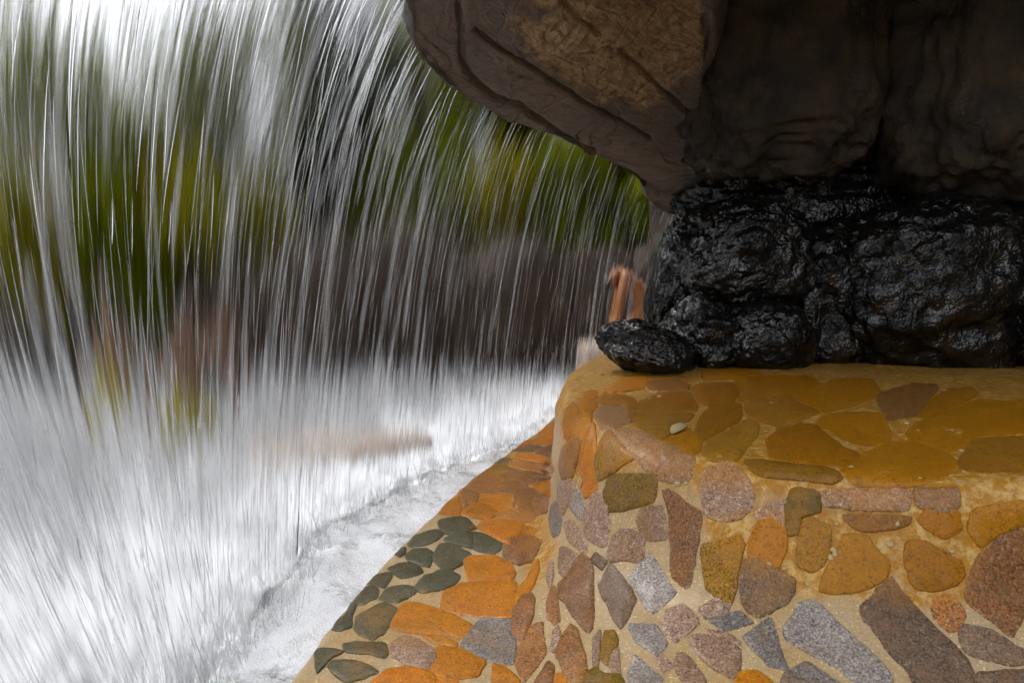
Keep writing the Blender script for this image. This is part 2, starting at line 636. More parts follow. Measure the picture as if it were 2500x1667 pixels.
def leaf_mat(name, c1, c2):
    t = NT(name)
    geo = t.coord(obj=False)
    n = t.noise(geo, 1.3, 3)
    n2 = t.noise(geo, 9.0, 2)
    c = t.mix(t.ramp(t.math('ADD', t.math('MULTIPLY', n, 0.6), t.math('MULTIPLY', n2, 0.4)), 0.38, 0.62), c1, c2)
    d = t.n('ShaderNodeBsdfDiffuse')
    t.set(d, 'Color', c)
    tl = t.n('ShaderNodeBsdfTranslucent')
    t.set(tl, 'Color', c)
    mx = t.n('ShaderNodeMixShader')
    mx.inputs[0].default_value = 0.5
    t.t.links.new(d.outputs[0], mx.inputs[1])
    t.t.links.new(tl.outputs[0], mx.inputs[2])
    t.t.links.new(mx.outputs[0], t.out.inputs['Surface'])
    return t.m


M['leaf_green'] = leaf_mat('green_leaf', (0.12, 0.15, 0.008), (0.24, 0.24, 0.015))
M['leaf_yellow'] = leaf_mat('yellow_green_leaf', (0.27, 0.26, 0.012), (0.44, 0.38, 0.03))
M['leaf_dark'] = leaf_mat('dark_leaf', (0.018, 0.03, 0.012), (0.03, 0.045, 0.015))
M['leaf_bright'] = leaf_mat('bright_leaf', (0.20, 0.24, 0.008), (0.30, 0.32, 0.015))


def simple(name, col, rough=0.6, var=0.2, scale=12, bump=0.3):
    t = NT(name)
    geo = t.coord()
    n = t.noise(geo, scale, 4)
    c = t.mix(t.ramp(n, 0.35, 0.65), tuple(x * (1 - var) for x in col), tuple(min(1, x * (1 + var)) for x in col))
    t.principled(Base__Color=c, Roughness=rough, Normal=t.bump(n, bump, 0.01))
    return t.m


M['bark'] = simple('bark', (0.07, 0.05, 0.035), 0.85)
M['skin'] = simple('tanned_skin', (0.40, 0.16, 0.05), 0.45, 0.1, 6, 0.05)
M['skin_brown'] = simple('brown_skin', (0.24, 0.125, 0.065), 0.5, 0.1, 6, 0.05)
M['hair'] = simple('dark_hair', (0.02, 0.014, 0.01), 0.5)
M['yellow_cloth'] = simple('yellow_cloth', (0.55, 0.48, 0.02), 0.7, 0.1)
M['dark_cloth'] = simple('dark_cloth', (0.03, 0.03, 0.045), 0.7, 0.1)
M['earth'] = simple('earth_ground', (0.10, 0.075, 0.045), 0.9, 0.35, 1.5)
M['pool_floor'] = simple('pool_bed', (0.12, 0.10, 0.08), 0.8)
M['dry_leaf'] = simple('pale_fallen_leaf', (0.40, 0.30, 0.14), 0.6)
M['tanrock'] = simple('tan_rock', (0.40, 0.32, 0.25), 0.5, 0.3, 9, 0.6)

# ------------------------------------------------------------------ ground and pool
gx = np.concatenate([np.linspace(-900, -16, 14), np.linspace(-15, 12, 90), np.linspace(13, 900, 14)])
gy = np.concatenate([np.linspace(-900, -7, 10), np.linspace(-6, 20, 90), np.linspace(22, 1500, 16)])
GX, GY = np.meshgrid(gx, gy, indexing='ij')
edge = np.maximum(np.maximum(-13 - GX, GX - 4.0), np.maximum(-4.5 - GY, GY - 10.6))
hz = -0.8 + 1.15 / (1 + np.exp(-edge * 5))
flat = np.stack([GX.ravel(), GY.ravel(), 0 * GX.ravel()], 1)
hz = hz + 0.12 * (perlin(flat * 0.35)).reshape(hz.shape) * (edge > 0)
G = np.stack([GX, GY, hz], -1).reshape(-1, 3)
tag(obj('ground', mesh_np('ground', G, grid_quads(len(gx), len(gy))[:, ::-1]), M['earth']), kind='structure')

# landing line of the curtain (plan), used by the foam too
LAND = np.array([(-2.6, 2.1), (-1.5, 2.3), (-1.05, 2.7), (-1.1, 3.4), (-0.8, 4.5), (-0.28, 5.8), (0.47, 7.0), (1.3, 8.2)])


def dist_poly(P, L):
    d = np.full(len(P), 1e9)
    for a, b in zip(L[:-1], L[1:]):
        ab = b - a
        h = np.clip(((P - a) @ ab) / (ab @ ab), 0, 1)
        d = np.minimum(d, np.linalg.norm(P - a - h[:, None] * ab, axis=1))
    return d


px_ = np.concatenate([np.linspace(-13.5, -4.2, 40), np.linspace(-4.1, 2.2, 330), np.linspace(2.4, 4.5, 10)])
py_ = np.concatenate([np.linspace(-5, 0.4, 24), np.linspace(0.5, 8.5, 400), np.linspace(8.6, 11, 50)])
PX, PY = np.meshgrid(px_, py_, indexing='ij')
pp = np.stack([PX.ravel(), PY.ravel(), 0 * PX.ravel()], 1)
dl = dist_poly(pp[:, :2], LAND)
amp = 0.025 + 0.045 * np.exp(-(dl / 0.5) ** 2)
pz = amp * fbm(pp * np.array([4.2, 4.2, 1]), 5, 0.62) + 0.035 * fbm(pp * np.array([0.9, 1.1, 1]) + 5, 2) + 0.03 * np.exp(-(dl / 0.28) ** 2)
foam = 0.24 * np.exp(-(dl / 1.0) ** 2) - 0.07
pv = pp.copy()
pv[:, 2] = pz
tag(obj('pool_water', mesh_np('pool_water', pv, grid_quads(len(px_), len(py_))[:, ::-1], attrs={'foam': foam}), M['foam']), kind='structure')

# ------------------------------------------------------------------ mosaic ledge
CTRL = [  # bench edge, foot of its face, outer edge of the lower ledge, spine under the rocks
    ((2.6, 11.0), (2.4, 11.1), (2.1, 11.3), (4.2, 11.0)),
    ((1.50, 8.5), (1.32, 8.7), (1.10, 9.0), (3.4, 8.6)),
    ((0.95, 6.6), (0.80, 6.75), (0.60, 7.0), (2.9, 6.8)),
    ((0.47, 5.1), (0.38, 5.2), (0.27, 5.5), (2.4, 6.0)),
    ((0.27, 4.1), (0.20, 4.1), (-0.17, 4.25), (2.2, 5.7)),
    ((0.22, 3.4), (0.12, 3.35), (-0.40, 3.35), (2.2, 5.6)),
    ((0.27, 2.85), (0.05, 2.65), (-0.565, 2.7), (2.3, 5.5)),
    ((0.46, 2.44), (-0.01, 2.05), (-0.645, 2.1), (2.5, 5.4)),
    ((0.80, 2.15), (0.06, 1.55), (-0.66, 1.5), (2.8, 5.3)),
    ((1.25, 1.98), (0.55, 1.15), (-0.5, 0.7), (3.1, 5.2)),
    ((1.90, 1.88), (1.45, 1.0), (0.4, 0.1), (3.5, 5.1)),
    ((3.0, 1.8), (2.85, 0.95), (2.4, -0.3), (4.2, 5.0)),
    ((5.2, 1.7), (5.2, 0.9), (5.2, -0.5), (5.4, 5.0)),
]
ZB, ZL = 0.70, 0.15
NS = 320
ctl = np.array(CTRL)
E, Ft, Ou, Sp = (catmull(ctl[:, k], NS) for k in range(4))
rows, stain, zone = [], [], []


def rowadd(P, z, s):
    rows.append(np.concatenate([P, np.broadcast_to(z, (NS,))[:, None]], 1))
    stain.append(np.full(NS, s))


inn = E + (Sp - E) / np.linalg.norm(Sp - E, axis=1)[:, None] * 0.16
for k in range(46):
    t = k / 45
    rowadd(Sp * (1 - t) + inn * t, ZB + 0.06 * (1 - t), 1.0)
# shoulder + face: cubic profile from inner shelf to the lower ledge
out = Ft - E
outn = np.linalg.norm(out, axis=1)[:, None]
prof = []
for k in range(1, 16):       # rounded shoulder
    a = k / 15 * math.pi / 2 * 0.86
    prof.append((math.sin(a), 1 - math.cos(a)))
SHR = 0.15
for s_, c_ in prof:
    P = inn + (E - inn) * (s_ * 0.97)
    rowadd(P, ZB - SHR * c_ * 0.9, 0.95 - 0.45 * c_)
zs = rows[-1][0, 2]
P0 = rows[-1][:, :2]
for k in range(1, 41):       # face flaring into the ledge
    t = k / 40
    # steep first, then a tight concave fillet
    fx = 0.30 * t + 0.70 * t ** 4.0
    fz = 1 - (1 - t) ** 1.35
    rowadd(P0 + (Ft - P0) * fx, zs + (ZL - zs) * fz, 0.42 * (1 - t) ** 1.2)
lw = Ou - Ft
for k in range(1, 31):
    t = k / 30
    rowadd(Ft + lw * t * 0.93, ZL - 0.012 * t, 0.12)
for k in range(1, 9):
    a = k / 8 * math.pi / 2
    nrm = lw / np.linalg.norm(lw, axis=1)[:, None]
    rowadd(Ft + lw * 0.93 + nrm * 0.055 * math.sin(a), ZL - 0.012 - 0.09 * (1 - math.cos(a)), 0.1)
for k in range(1, 7):
    rowadd(Ou - lw * 0.07 + nrm * (0.055 + 0.01 * k), ZL - 0.10 - 0.12 * k, 0.2)
MG = np.array(rows)                      # rows x NS x 3
mn = grid_normals(MG)
if mn[20, 100, 2] < 0:
    mn = -mn
nz = fbm(MG.reshape(-1, 3) * 2.6, 4).reshape(MG.shape[:2]) * 0.022 + fbm(MG.reshape(-1, 3) * 14, 2).reshape(MG.shape[:2]) * 0.004
MG = MG + mn * nz[..., None]
mq = grid_quads(MG.shape[0], NS)
mosaic = empty('mosaic_ledge', (0.5, 3.0, 0.0))
tag(mosaic, 'curved shelf and lower ledge of orange, brown and grey stones set in sand mortar', 'stone ledge')
mv = MG.reshape(-1, 3) - np.array(mosaic.location)
tst = np.cross(MG[1, 1] - MG[0, 0], MG[0, 1] - MG[0, 0])
fn = np.cross(MG[20, 101] - MG[20, 100], MG[21, 100] - MG[20, 100])
if fn[2] < 0:
    mq = mq[:, ::-1]
stn = np.array(stain).ravel()
mpx = to_px(MG.reshape(-1, 3))
STAINS = [([(1700, 1235), (1900, 1225), (2400, 1215), (2440, 1330), (2380, 1470), (2200, 1500), (2060, 1450), (1960, 1480), (1900, 1430), (1790, 1400), (1720, 1330)], 0.85),
          ([(1340, 900), (1480, 850), (1560, 1040), (1440, 1130), (1390, 1210), (1350, 1080)], 0.9),
          ([(1290, 1000), (1130, 1120), (1060, 1220), (1230, 1290), (1310, 1480), (1370, 1340)], 0.75)]


def in_poly(P, poly):
    c = np.zeros(len(P), bool)
    for (ax, ay), (bx, by) in zip(poly, poly[1:] + poly[:1]):
        cond = (ay > P[:, 1]) != (by > P[:, 1])
        c ^= cond & (P[:, 0] < (bx - ax) * (P[:, 1] - ay) / (by - ay + 1e-9) + ax)
    return c


for poly, val in STAINS:
    pa = np.array(poly + poly[:1], float)
    dd = dist_poly(mpx, pa)
    sdn = np.where(in_poly(mpx, poly), dd, -dd)
    stn = np.maximum(stn, val * np.clip(0.5 + sdn / 60, 0, 1) * (MG.reshape(-1, 3)[:, 1] > 0.8))
mor = obj('mortar', mesh_np('mortar', mv, mq, attrs={'stain': stn}), M['mortar'], mosaic)
bvh = BVHTree.FromPolygons([Vector(v) for v in MG.reshape(-1, 3)], [tuple(q) for q in mq.tolist()])

REG = {'1': (700, 1000, 2.3514), '2': (1250, 850, 3.36), '3': (1250, 1200, 3.357), '4': (1800, 850, 3.36), '5': (1800, 1200, 3.357)}
STONES = """
1G 878,640 960,618 1030,625 1085,680 1055,692 990,705 930,712 890,690
1G 700,770 740,725 820,695 880,690 900,710 870,745 800,775 720,788
1G 905,748 960,712 1030,700 1058,705 1064,795 1000,780 930,762
1G 1068,705 1130,715 1190,745 1243,778 1190,828 1130,815 1072,800
1G 835,850 880,775 920,768 1000,800 1055,830 1010,880 940,922 880,900
1G 688,835 730,805 800,800 832,815 830,860 815,902 760,890 700,865
1G 612,825 650,790 682,795 680,825 650,843
1G 583,912 650,885 735,875 778,930 740,950 660,967 620,940
1G 452,995 520,950 598,935 600,965 560,1022 510,1010
1G 733,1020 790,960 870,925 930,920 988,955 960,1005 880,1035 780,1050
1G 530,1085 580,1025 680,1008 735,1025 730,1060 640,1105 580,1100
1G 372,1080 430,1030 490,1012 522,1040 510,1080 440,1117 400,1115
1G 222,1240 270,1170 330,1110 395,1100 405,1120 375,1180 375,1240 300,1268
1G 390,1250 400,1190 470,1150 560,1108 640,1150 590,1230 560,1280 500,1316 420,1290
1G 330,1345 440,1332 560,1335 580,1395 555,1428 480,1405 350,1395
1G 165,1400 180,1375 280,1378 322,1392 250,1430 180,1510 165,1470
1G 238,1475 270,1440 390,1440 480,1470 518,1510 440,1540 350,1567 290,1530
1O 885,590 940,530 985,505 1005,545 985,605 930,598
1O 1085,530 1120,497 1250,490 1320,495 1300,570 1220,577 1150,545
1O 1020,600 1060,560 1110,545 1190,585 1150,625 1080,615
1O 1115,680 1150,645 1230,638 1340,660 1310,740 1270,770 1190,725
1O 1345,665 1425,690 1400,720 1320,730
1B 1255,780 1300,740 1400,735 1450,760 1400,860 1330,880 1260,850
1O 1032,870 1060,850 1190,843 1270,880 1300,930 1280,975 1060,985
1O 905,1150 925,1040 1010,1005 1200,985 1310,1000 1300,1080 1280,1190 1100,1180
1O 603,1235 640,1170 680,1115 740,1115 900,1160 1060,1240 1010,1330 940,1300 780,1285 640,1262
1O 800,1305 870,1298 960,1335 955,1362 860,1340
1P 610,1350 670,1305 760,1325 840,1385 845,1430 790,1490 680,1450 608,1410
1O 820,1500 870,1375 960,1372 1100,1410 1125,1450 1090,1520 960,1545
1Y 1003,1340 1060,1270 1130,1200 1280,1215 1310,1370 1290,1450 1200,1455 1060,1390
1O 500,1567 600,1490 700,1482 800,1500 840,1545 830,1590 600,1600
1O 850,1567 880,1530 960,1545 980,1590 860,1600
1O 1195,1460 1240,1470 1320,1540 1330,1600 1190,1600
1O 1300,1050 1350,1010 1430,900 1435,950 1380,1080 1310,1150
1B 1005,440 1100,378 1240,385 1230,440 1190,480 1060,470
1B 1205,470 1245,410 1300,400 1370,440 1300,480
1B 1320,490 1380,455 1490,500 1480,580 1400,600 1310,570
1B 1200,600 1290,590 1410,600 1400,640 1280,645
1B 1015,470 1090,480 1080,530 1020,560 1005,500
1L 1110,350 1150,315 1260,330 1280,360 1230,380 1140,380
1G 1190,305 1220,275 1290,285 1270,320
1B 1280,320 1310,285 1520,320 1510,355 1400,350
1B 1280,385 1290,345 1400,360 1500,380 1480,400 1370,425
1D 1310,235 1340,210 1420,198 1445,215 1400,240
1O 1320,270 1400,255 1530,290 1520,310 1340,283
1B 1440,230 1540,205 1530,270 1440,250
1O 1310,195 1380,165 1400,185 1360,205
1O 1400,190 1440,168 1550,170 1550,200 1440,200
1G 1385,150 1415,125 1450,130 1430,160
1O 1460,120 1550,70 1550,160 1460,155
1G 1240,240 1300,200 1320,210 1270,240
1O 1410,430 1500,410 1500,490 1440,460
1O 930,520 1010,440 1000,490 950,530
3O 20,980 60,820 200,580 205,640 150,780 80,900
3B 0,1000 80,880 150,850 180,900 160,1030 100,1200 20,1160
3B 40,1400 60,1300 130,1140 240,1090 250,1190 270,1330 160,1470 100,1540
3P 285,700 310,590 335,600 340,680 318,780
3B 290,930 330,800 370,830 375,950 390,1030 350,1072 300,1020
3B 385,780 480,665 560,530 640,580 660,680 662,1060 625,1135 570,1090 450,930 400,850
3P 390,640 395,480 440,470 530,520 500,620 430,690
3P 595,340 600,220 640,80 680,10 770,120 800,240 770,420 730,440 650,390
3P 440,280 500,240 600,410 605,480 570,490 470,400
3D 655,560 690,510 770,570 730,630 680,590
3D 715,790 760,700 815,605 890,690 970,800 1010,880 960,1000 890,1105 830,1030 770,900
3Y 965,735 1040,620 1140,525 1200,620 1260,720 1328,820 1270,890 1170,975 1130,980 1080,910 1020,800
3P 795,510 840,370 900,320 1000,330 1078,370 1060,540 1030,575 960,560 880,560 820,570
3P 1033,230 1060,150 1130,122 1230,130 1250,250 1255,375 1120,390 1050,300
3B 1240,30 1290,0 1430,110 1555,190 1520,400 1460,740 1430,765 1380,740 1300,660 1300,400 1280,150
3L 1560,500 1580,440 1720,410 1860,380 1900,450 1850,620 1830,800 1790,900 1700,850 1600,780 1585,680
3D 1885,690 1900,590 1990,545 2100,600 2310,720 2300,830 2250,900 2130,980 2010,1018 1930,960 1880,850
3P 1460,1210 1520,1180 1640,1190 1760,1240 1860,1290 1850,1440 1800,1520 1700,1470 1580,1390 1490,1280
3Y 1900,1190 2010,1120 2110,1040 2150,1130 2190,1280 2250,1440 2100,1410 2000,1310
3Y 1630,1060 1720,1010 1860,985 1965,1070 1880,1100 1760,1135
3Y 965,1100 1060,1090 1180,1100 1260,1240 1180,1345 1100,1280 1000,1200
3B 370,1340 400,1240 480,1110 540,1150 560,1250 600,1350 600,1480 540,1560 450,1500
3P 320,1290 340,1150 375,1110 395,1170 370,1300
3L 740,1260 765,1170 830,1160 860,1230 840,1330 780,1400 735,1340
3P 665,1420 665,1210 715,1150 730,1170 718,1300 710,1440
3P 805,1430 820,1340 870,1300 885,1480 840,1490
3Y 940,1567 1010,1350 1100,1430 1225,1530 1180,1567 1100,1600 950,1600
3P 1190,1400 1230,1340 1310,1430 1240,1480
3P 1325,1410 1380,1330 1450,1360 1520,1450 1580,1540 1540,1600 1440,1590 1370,1500
3O 1845,1540 1900,1485 2000,1475 2090,1530 2130,1600 1880,1600
3P 1240,1060 1280,980 1400,940 1500,1020 1520,1090 1400,1180 1340,1230 1270,1160
3B 190,1567 290,1410 335,1440 325,1600 200,1600
3O 345,1520 400,1500 440,1560 440,1600 350,1600
3L 590,1560 640,1480 700,1450 750,1500 860,1500 900,1560 880,1600 600,1600
3Y 310,230 330,130 360,100 385,150 405,240 380,330 340,350 320,300
3P 1640,900 1720,850 1780,920 1740,1000 1600,1030 1540,960
3P 1600,1130 1750,1150 1860,1220 1840,1250 1700,1200
2O 430,640 450,520 500,470 545,540 535,640 480,750 440,700
2O 520,650 560,545 600,530 640,540 635,620 590,720 560,740 510,720
2O 560,1000 565,880 600,740 655,640 685,690 690,900 690,1130 650,1180 600,1195 570,1140 605,1090 570,1040
2L 700,900 740,780 800,690 850,750 960,870 985,900 880,970 780,1040 715,1070
2P 690,540 730,490 860,480 930,520 965,600 860,640 750,660
2P 830,690 950,680 1060,690 1200,780 1205,960 1150,1000 1080,990 1040,930 960,850
2P 1215,1070 1230,800 1310,810 1420,870 1490,900 1470,1000 1440,1080 1320,1085
2L 775,1180 800,1080 840,1045 1000,1040 1180,1050 1160,1180 1130,1270 1000,1290 920,1320 790,1325
2P 1560,1130 1600,1000 1720,950 1840,980 1940,1090 1975,1210 1940,1330 1850,1400 1700,1400 1590,1360
2K 1560,880 1610,760 1750,680 1880,620 1960,570 2010,640 1990,740 1900,830 1860,915 1700,915
2A 1520,690 1560,560 1640,490 1790,455 1860,480 1865,560 1830,610 1700,680 1560,745
2K 1040,640 1030,560 1150,545 1350,540 1470,545 1440,600 1330,640 1300,720 1220,750 1120,690
2A 1020,500 1060,450 1200,380 1400,355 1470,400 1500,470 1490,515 1300,520 1040,540
2O 770,360 850,300 960,250 1080,240 1090,270 1060,330 950,345
2B 1110,310 1170,270 1350,265 1430,310 1420,345 1280,355 1150,345
2A 1500,340 1560,305 1780,295 1845,385 1780,430 1600,470 1530,430
2A 1590,195 1700,150 1850,140 1980,170 2020,220 1820,245 1600,265
2A 700,440 800,390 990,420 1000,560 960,590 930,520 860,470 780,470
2A 1250,750 1330,720 1440,680 1520,740 1530,820 1460,870 1330,820
2Y 490,1180 520,1120 560,1210 590,1300 570,1390 530,1370 480,1290
2P 390,1110 480,1080 490,1110 470,1250 420,1350 380,1280
2B 420,830 490,770 555,760 540,880 500,1030 430,1060 400,950
2O 600,380 680,370 680,480 610,520 560,460
2P 630,1210 690,1180 760,1230 770,1300 720,1290
4A 10,280 140,230 500,230 620,260 640,330 520,370 420,380 200,410 20,430
4A 510,400 640,335 760,280 1000,250 1100,290 1140,370 1050,430 860,490 720,525 600,470
4L 60,480 180,420 440,390 480,440 610,500 640,530 480,600 330,640 180,610 100,560
4A 660,625 730,570 830,535 1080,535 1165,550 1210,640 1230,760 1050,790 900,760 800,690
4A 260,750 400,660 540,635 640,640 720,720 830,800 990,870 960,950 800,970 500,930 310,900
4D 1150,390 1290,340 1440,300 1640,310 1580,420 1480,540 1270,590 1200,520
4A 1490,540 1600,430 1700,360 1900,330 1950,400 1750,490 1580,570
4A 1470,620 1900,460 2120,390 2352,350 2352,700 1950,720 1830,830 1700,850 1450,760 1400,700
4A 1250,790 1430,780 1720,880 1790,960 1700,1050 1440,1130 1000,1130 870,1000 1010,885
4L 1850,870 1960,750 2380,730 2380,1020 1900,1010 1810,960
4L 100,920 300,940 760,985 840,1060 760,1110 480,1080 230,1060 80,970
4P 690,1170 900,1160 1400,1150 1400,1300 1370,1340 1000,1330 700,1290
4P 1460,1150 1800,1150 1820,1300 1700,1350 1480,1300
4P 230,1300 390,1240 395,1440 260,1490 150,1360
4K 400,1290 450,1160 600,1170 680,1210 670,1350 520,1380 510,1512 420,1512
5O 110,530 110,400 180,260 280,240 390,330 380,480 330,600 200,560
5L 500,590 520,250 640,240 760,300 760,480 700,600 600,640
5A 690,790 740,640 850,450 880,370 1050,370 1110,460 1230,590 1210,680 1130,760 1000,800 800,830
5B 880,190 1400,200 1380,280 1200,320 1020,330 930,260
5A 1390,560 1400,430 1470,410 1580,440 1720,520 1830,600 1840,680 1760,760 1600,800 1470,780 1420,700
5O 1600,330 1500,250 1560,150 1780,160 1820,300 1700,370
5Y 385,1140 450,1050 500,930 620,890 700,940 850,1100 1000,1240 1150,1370 1250,1500 1230,1600 980,1600 870,1480 700,1380 560,1300 400,1210
5D 1010,960 1100,880 1200,760 1280,720 1330,790 1450,930 1600,1090 1750,1240 1880,1370 1930,1500 1900,1600 1450,1600 1400,1470 1270,1340 1130,1150 1020,1020
5B 1610,990 1620,910 1700,860 1780,880 1850,1000 1820,1110 1740,1130 1650,1060
5D 1820,1140 1900,1100 2080,1130 2300,1280 2360,1300 2360,1400 2250,1420 2000,1370 1870,1310
5B 1870,780 1900,700 2000,500 2200,360 2380,310 2380,900 2250,1180 2100,1060 1960,960 1880,880
5Y 350,1580 400,1480 580,1400 700,1490 850,1580 840,1620 360,1620
5D 1950,1567 1980,1480 2360,1460 2360,1620 1960,1620
5A 1900,300 1950,150 2360,80 2360,270 2150,340 2000,450
"""


def chaikin(P, it=2):
    for _ in range(it):
        Q = np.roll(P, -1, 0)
        P = np.stack([0.9 * P + 0.1 * Q, 0.1 * P + 0.9 * Q], 1).reshape(-1, 2)
    return P


def resample(P, n):
    Q = np.vstack([P, P[:1]])
    d = np.concatenate([[0], np.cumsum(np.linalg.norm(np.diff(Q, axis=0), axis=1))])
    t = np.linspace(0, d[-1], n, endpoint=False)
    return np.stack([np.interp(t, d, Q[:, 0]), np.interp(t, d, Q[:, 1])], 1)


def cast(p):
    d = ray(p[0], p[1]).normalized()
    hit, nor, _, dist = bvh.ray_cast(Vector((0, 0, EYE)), d)
    if hit is None:
        return None
    if nor.dot(d) > 0:
        nor = -nor
    return hit, nor, dist


def stain_at(V):
    st = np.clip((V[:, 2] - 0.52) / 0.14, 0, 1)
    p = to_px(V)
    for poly, val in STAINS:
        pa = np.array(poly + poly[:1], float)
        dd = dist_poly(p, pa)
        sdn = np.where(in_poly(p, poly), dd, -dd)
        st = np.maximum(st, val * np.clip(0.5 + sdn / 60, 0, 1))
    return st


def build_stone(code, poly, idx):
    P = np.array(poly, float)
    cen = P.mean(0)
    P = cen + (P - cen) * (1.0 + {'O': 9.5, 'A': 9.5, 'B': 9.0, 'L': 9.0, 'G': 4.5}.get(code, 7.5) / max(20.0, np.linalg.norm(P - cen, axis=1).mean()))
    n = 40
    P = resample(chaikin(P, 2), n)
    rr = random.Random(idx)
    sz = np.linalg.norm(P - cen, axis=1).mean()
    for fr, am in ((0.045, 0.085), (0.16, 0.035)):
        P = P + np.stack([perlin(np.stack([P[:, 0] * fr, P[:, 1] * fr, np.full(n, k * 9.1 + idx)], 1)) for k in (0, 1)], 1) * min(sz, 70) * am
    c = cast(cen)
    if c is None:
        return None
    fit = []
    for p in P:
        q = None
        for s in (1, .9, .8, .7, .6, .5, .4):
            pq = cen + (p - cen) * s
            h = cast(pq)
            if h is not None and abs(h[2] - c[2]) < max(0.35, 0.22 * c[2]):
                q = pq
                break
        fit.append(q if q is not None else cen)
    fit = np.array(fit)
    size = (c[2] / F) * math.sqrt(max(1.0, 0.5 * abs(np.sum(fit[:, 0] * np.roll(fit[:, 1], -1) - fit[:, 1] * np.roll(fit[:, 0], -1)))))
    hgt = min(0.0055, 0.03 * size + 0.002) * rr.uniform(0.6, 1.3)
    prof = [(1.02, -0.012), (1.0, 0.0005), (0.975, 0.7 * hgt), (0.93, 1.0 * hgt), (0.55, 1.1 * hgt)]
    V = []
    for s, h in prof:
        for p in fit:
            hh = cast(cen + (p - cen) * s) or cast(cen + (p - cen) * 0.95)
            if hh is None or abs(hh[2] - c[2]) > max(0.4, 0.25 * c[2]):
                hh = cast(cen + (p - cen) * min(s, 0.9)) or c
            V.append(hh[0] + hh[1] * h)
    V.append(c[0] + c[1] * hgt * 1.15)
    V = np.array(V)
    V[n * 2:] += (perlin(V[n * 2:] * 17)[:, None] * np.array(c[1])) * 0.003
    Q = grid_quads(len(prof), n, True)
    T = [(len(V) - 1, (len(prof) - 1) * n + j, (len(prof) - 1) * n + (j + 1) % n) for j in range(n)]
    a, b, d = V[T[0][0]], V[T[0][1]], V[T[0][2]]
    T = np.array(T)
    if np.dot(np.cross(b - a, d - a), np.array(c[1])) < 0:
        T = T[:, ::-1]
    e = np.cross(V[Q[-1][1]] - V[Q[-1][0]], V[Q[-1][2]] - V[Q[-1][0]])
    if np.dot(e, np.array(c[1])) < 0:
        Q = Q[:, ::-1]
    rim = np.concatenate([np.repeat([1.0, 1.0, 0.75, 0.3, 0.0], n), [0.0]])
    me = mesh_np('stone', V - np.array(c[0]), Q, T, attrs={'rim': rim, 'stain': stain_at(V)})
    return obj('stone', me, M[code], mosaic, c[0] - Vector(mosaic.location))


for i, ln in enumerate(STONES.strip().splitlines()):
    head, *pts = ln.split()
    ox, oy, sc = REG[head[0]]
    build_stone(head[1], [(ox + float(a) / sc, oy + float(b) / sc) for a, b in (p.split(',') for p in pts)], i)

CHIPS = '4 900,780 935,980 1500,1070 1480,680 530,1225 815,1440 1310,1440 1750,1050 450,1430 410,1265 235,690 280,455 1700,350 1390,620 1840,845;5 785,475 765,540 800,510 575,760 385,630 1165,465 1250,430 1760,490 265,590 1310,265 815,265;2 1130,415 1210,400 1430,1105 1360,1110 730,215 1800,270'
for grp in CHIPS.split(';'):
    rg, *pts = grp.split()
    ox, oy, sc = REG[rg]
    for k, p in enumerate(pts):
        a, b = map(float, p.split(','))
        h = cast((ox + a / sc, oy + b / sc))
        if h is None:
            continue
        V, T = icosphere(2)
        g = random.Random(k * 31 + int(rg))
        S = V * np.array([g.uniform(.8, 1.5), g.uniform(.7, 1.1), 0.5]) * (h[2] / F * g.uniform(3.5, 6.5))
        S = S * (1 + 0.25 * perlin(V * 1.7 + k))[:, None]
        o = obj('pebble', mesh_np('pebble', S, None, T), M['dry_leaf'], mosaic, h[0] + h[1] * 0.003 - Vector(mosaic.location))
        o.rotation_euler = h[1].to_track_quat('Z', 'Y').to_euler()
# one pale fallen leaf on the shelf
la, lb = cast((1250 + 1312 / 3.36, 850 + 718 / 3.36)), cast((1250 + 1415 / 3.36, 850 + 628 / 3.36))
ax_ = lb[0] - la[0]
sd_v = ax_.cross(la[1]).normalized()
LV = []
for k in range(9):
    t = k / 8
    w = 0.12 * ax_.length * math.sin(math.pi * (0.04 + 0.92 * t)) ** 0.8
    c = la[0] + ax_ * t + la[1] * (0.007 + 0.004 * math.sin(math.pi * t))
    LV += [c - sd_v * w + la[1] * 0.006, c, c + sd_v * w + la[1] * 0.004]
LV = np.array(LV)
leaf = obj('fallen_leaf', mesh_np('fallen_leaf', LV - np.array(la[0]), grid_quads(9, 3)), M['dry_leaf'], None, la[0])
lm = leaf.modifiers.new('thick', 'SOLIDIFY')
lm.thickness = 0.0015
tag(leaf, 'single pale dry leaf lying on the amber shelf stones', 'leaf')

# ------------------------------------------------------------------ overhanging slab
LIP_PX = [(1672, 528, 7.1), (1606, 516, 6.8), (1563, 489, 6.5), (1531, 436, 6.2), (1414, 372, 5.4), (1372, 348, 5.1), (1265, 308, 4.6),
          (1170, 266, 4.1), (1074, 213, 3.6), (1010, 160, 3.3), (962, 96, 3.0), (946, 0, 2.65)]
LIP = [tuple(W(*p)) for p in LIP_PX] + [(-0.56, 2.3, 2.46), (-0.72, 1.95, 2.5), (-1.05, 1.7, 2.55), (-1.6, 1.5, 2.6), (-2.6, 1.4, 2.6), (-4.0, 1.3, 2.6)]
INN_PX = [(1690, 524, 7.0), (1702, 500, 6.6), (1712, 470, 6.2), (1722, 420, 5.8), (1728, 330, 5.4), (1730, 290, 5.2), (1733, 230, 5.0),
          (1736, 170, 4.8), (1738, 110, 4.6), (1740, 50, 4.4), (1740, -10, 4.25), (1740, -90, 4.1)]
INN = [tuple(W(*p)) for p in INN_PX] + [(1.5, 3.5, 2.95), (1.4, 3.0, 3.0), (0.9, 2.5, 3.02), (0.2, 1.7, 3.0), (-1.0, 0.9, 3.0), (-3.6, 0.8, 3.0)]
NL = 420
lipc = catmull(LIP, NL)
innc = catmull(INN, NL)
dirn = lipc - innc
dirh = dirn.copy()
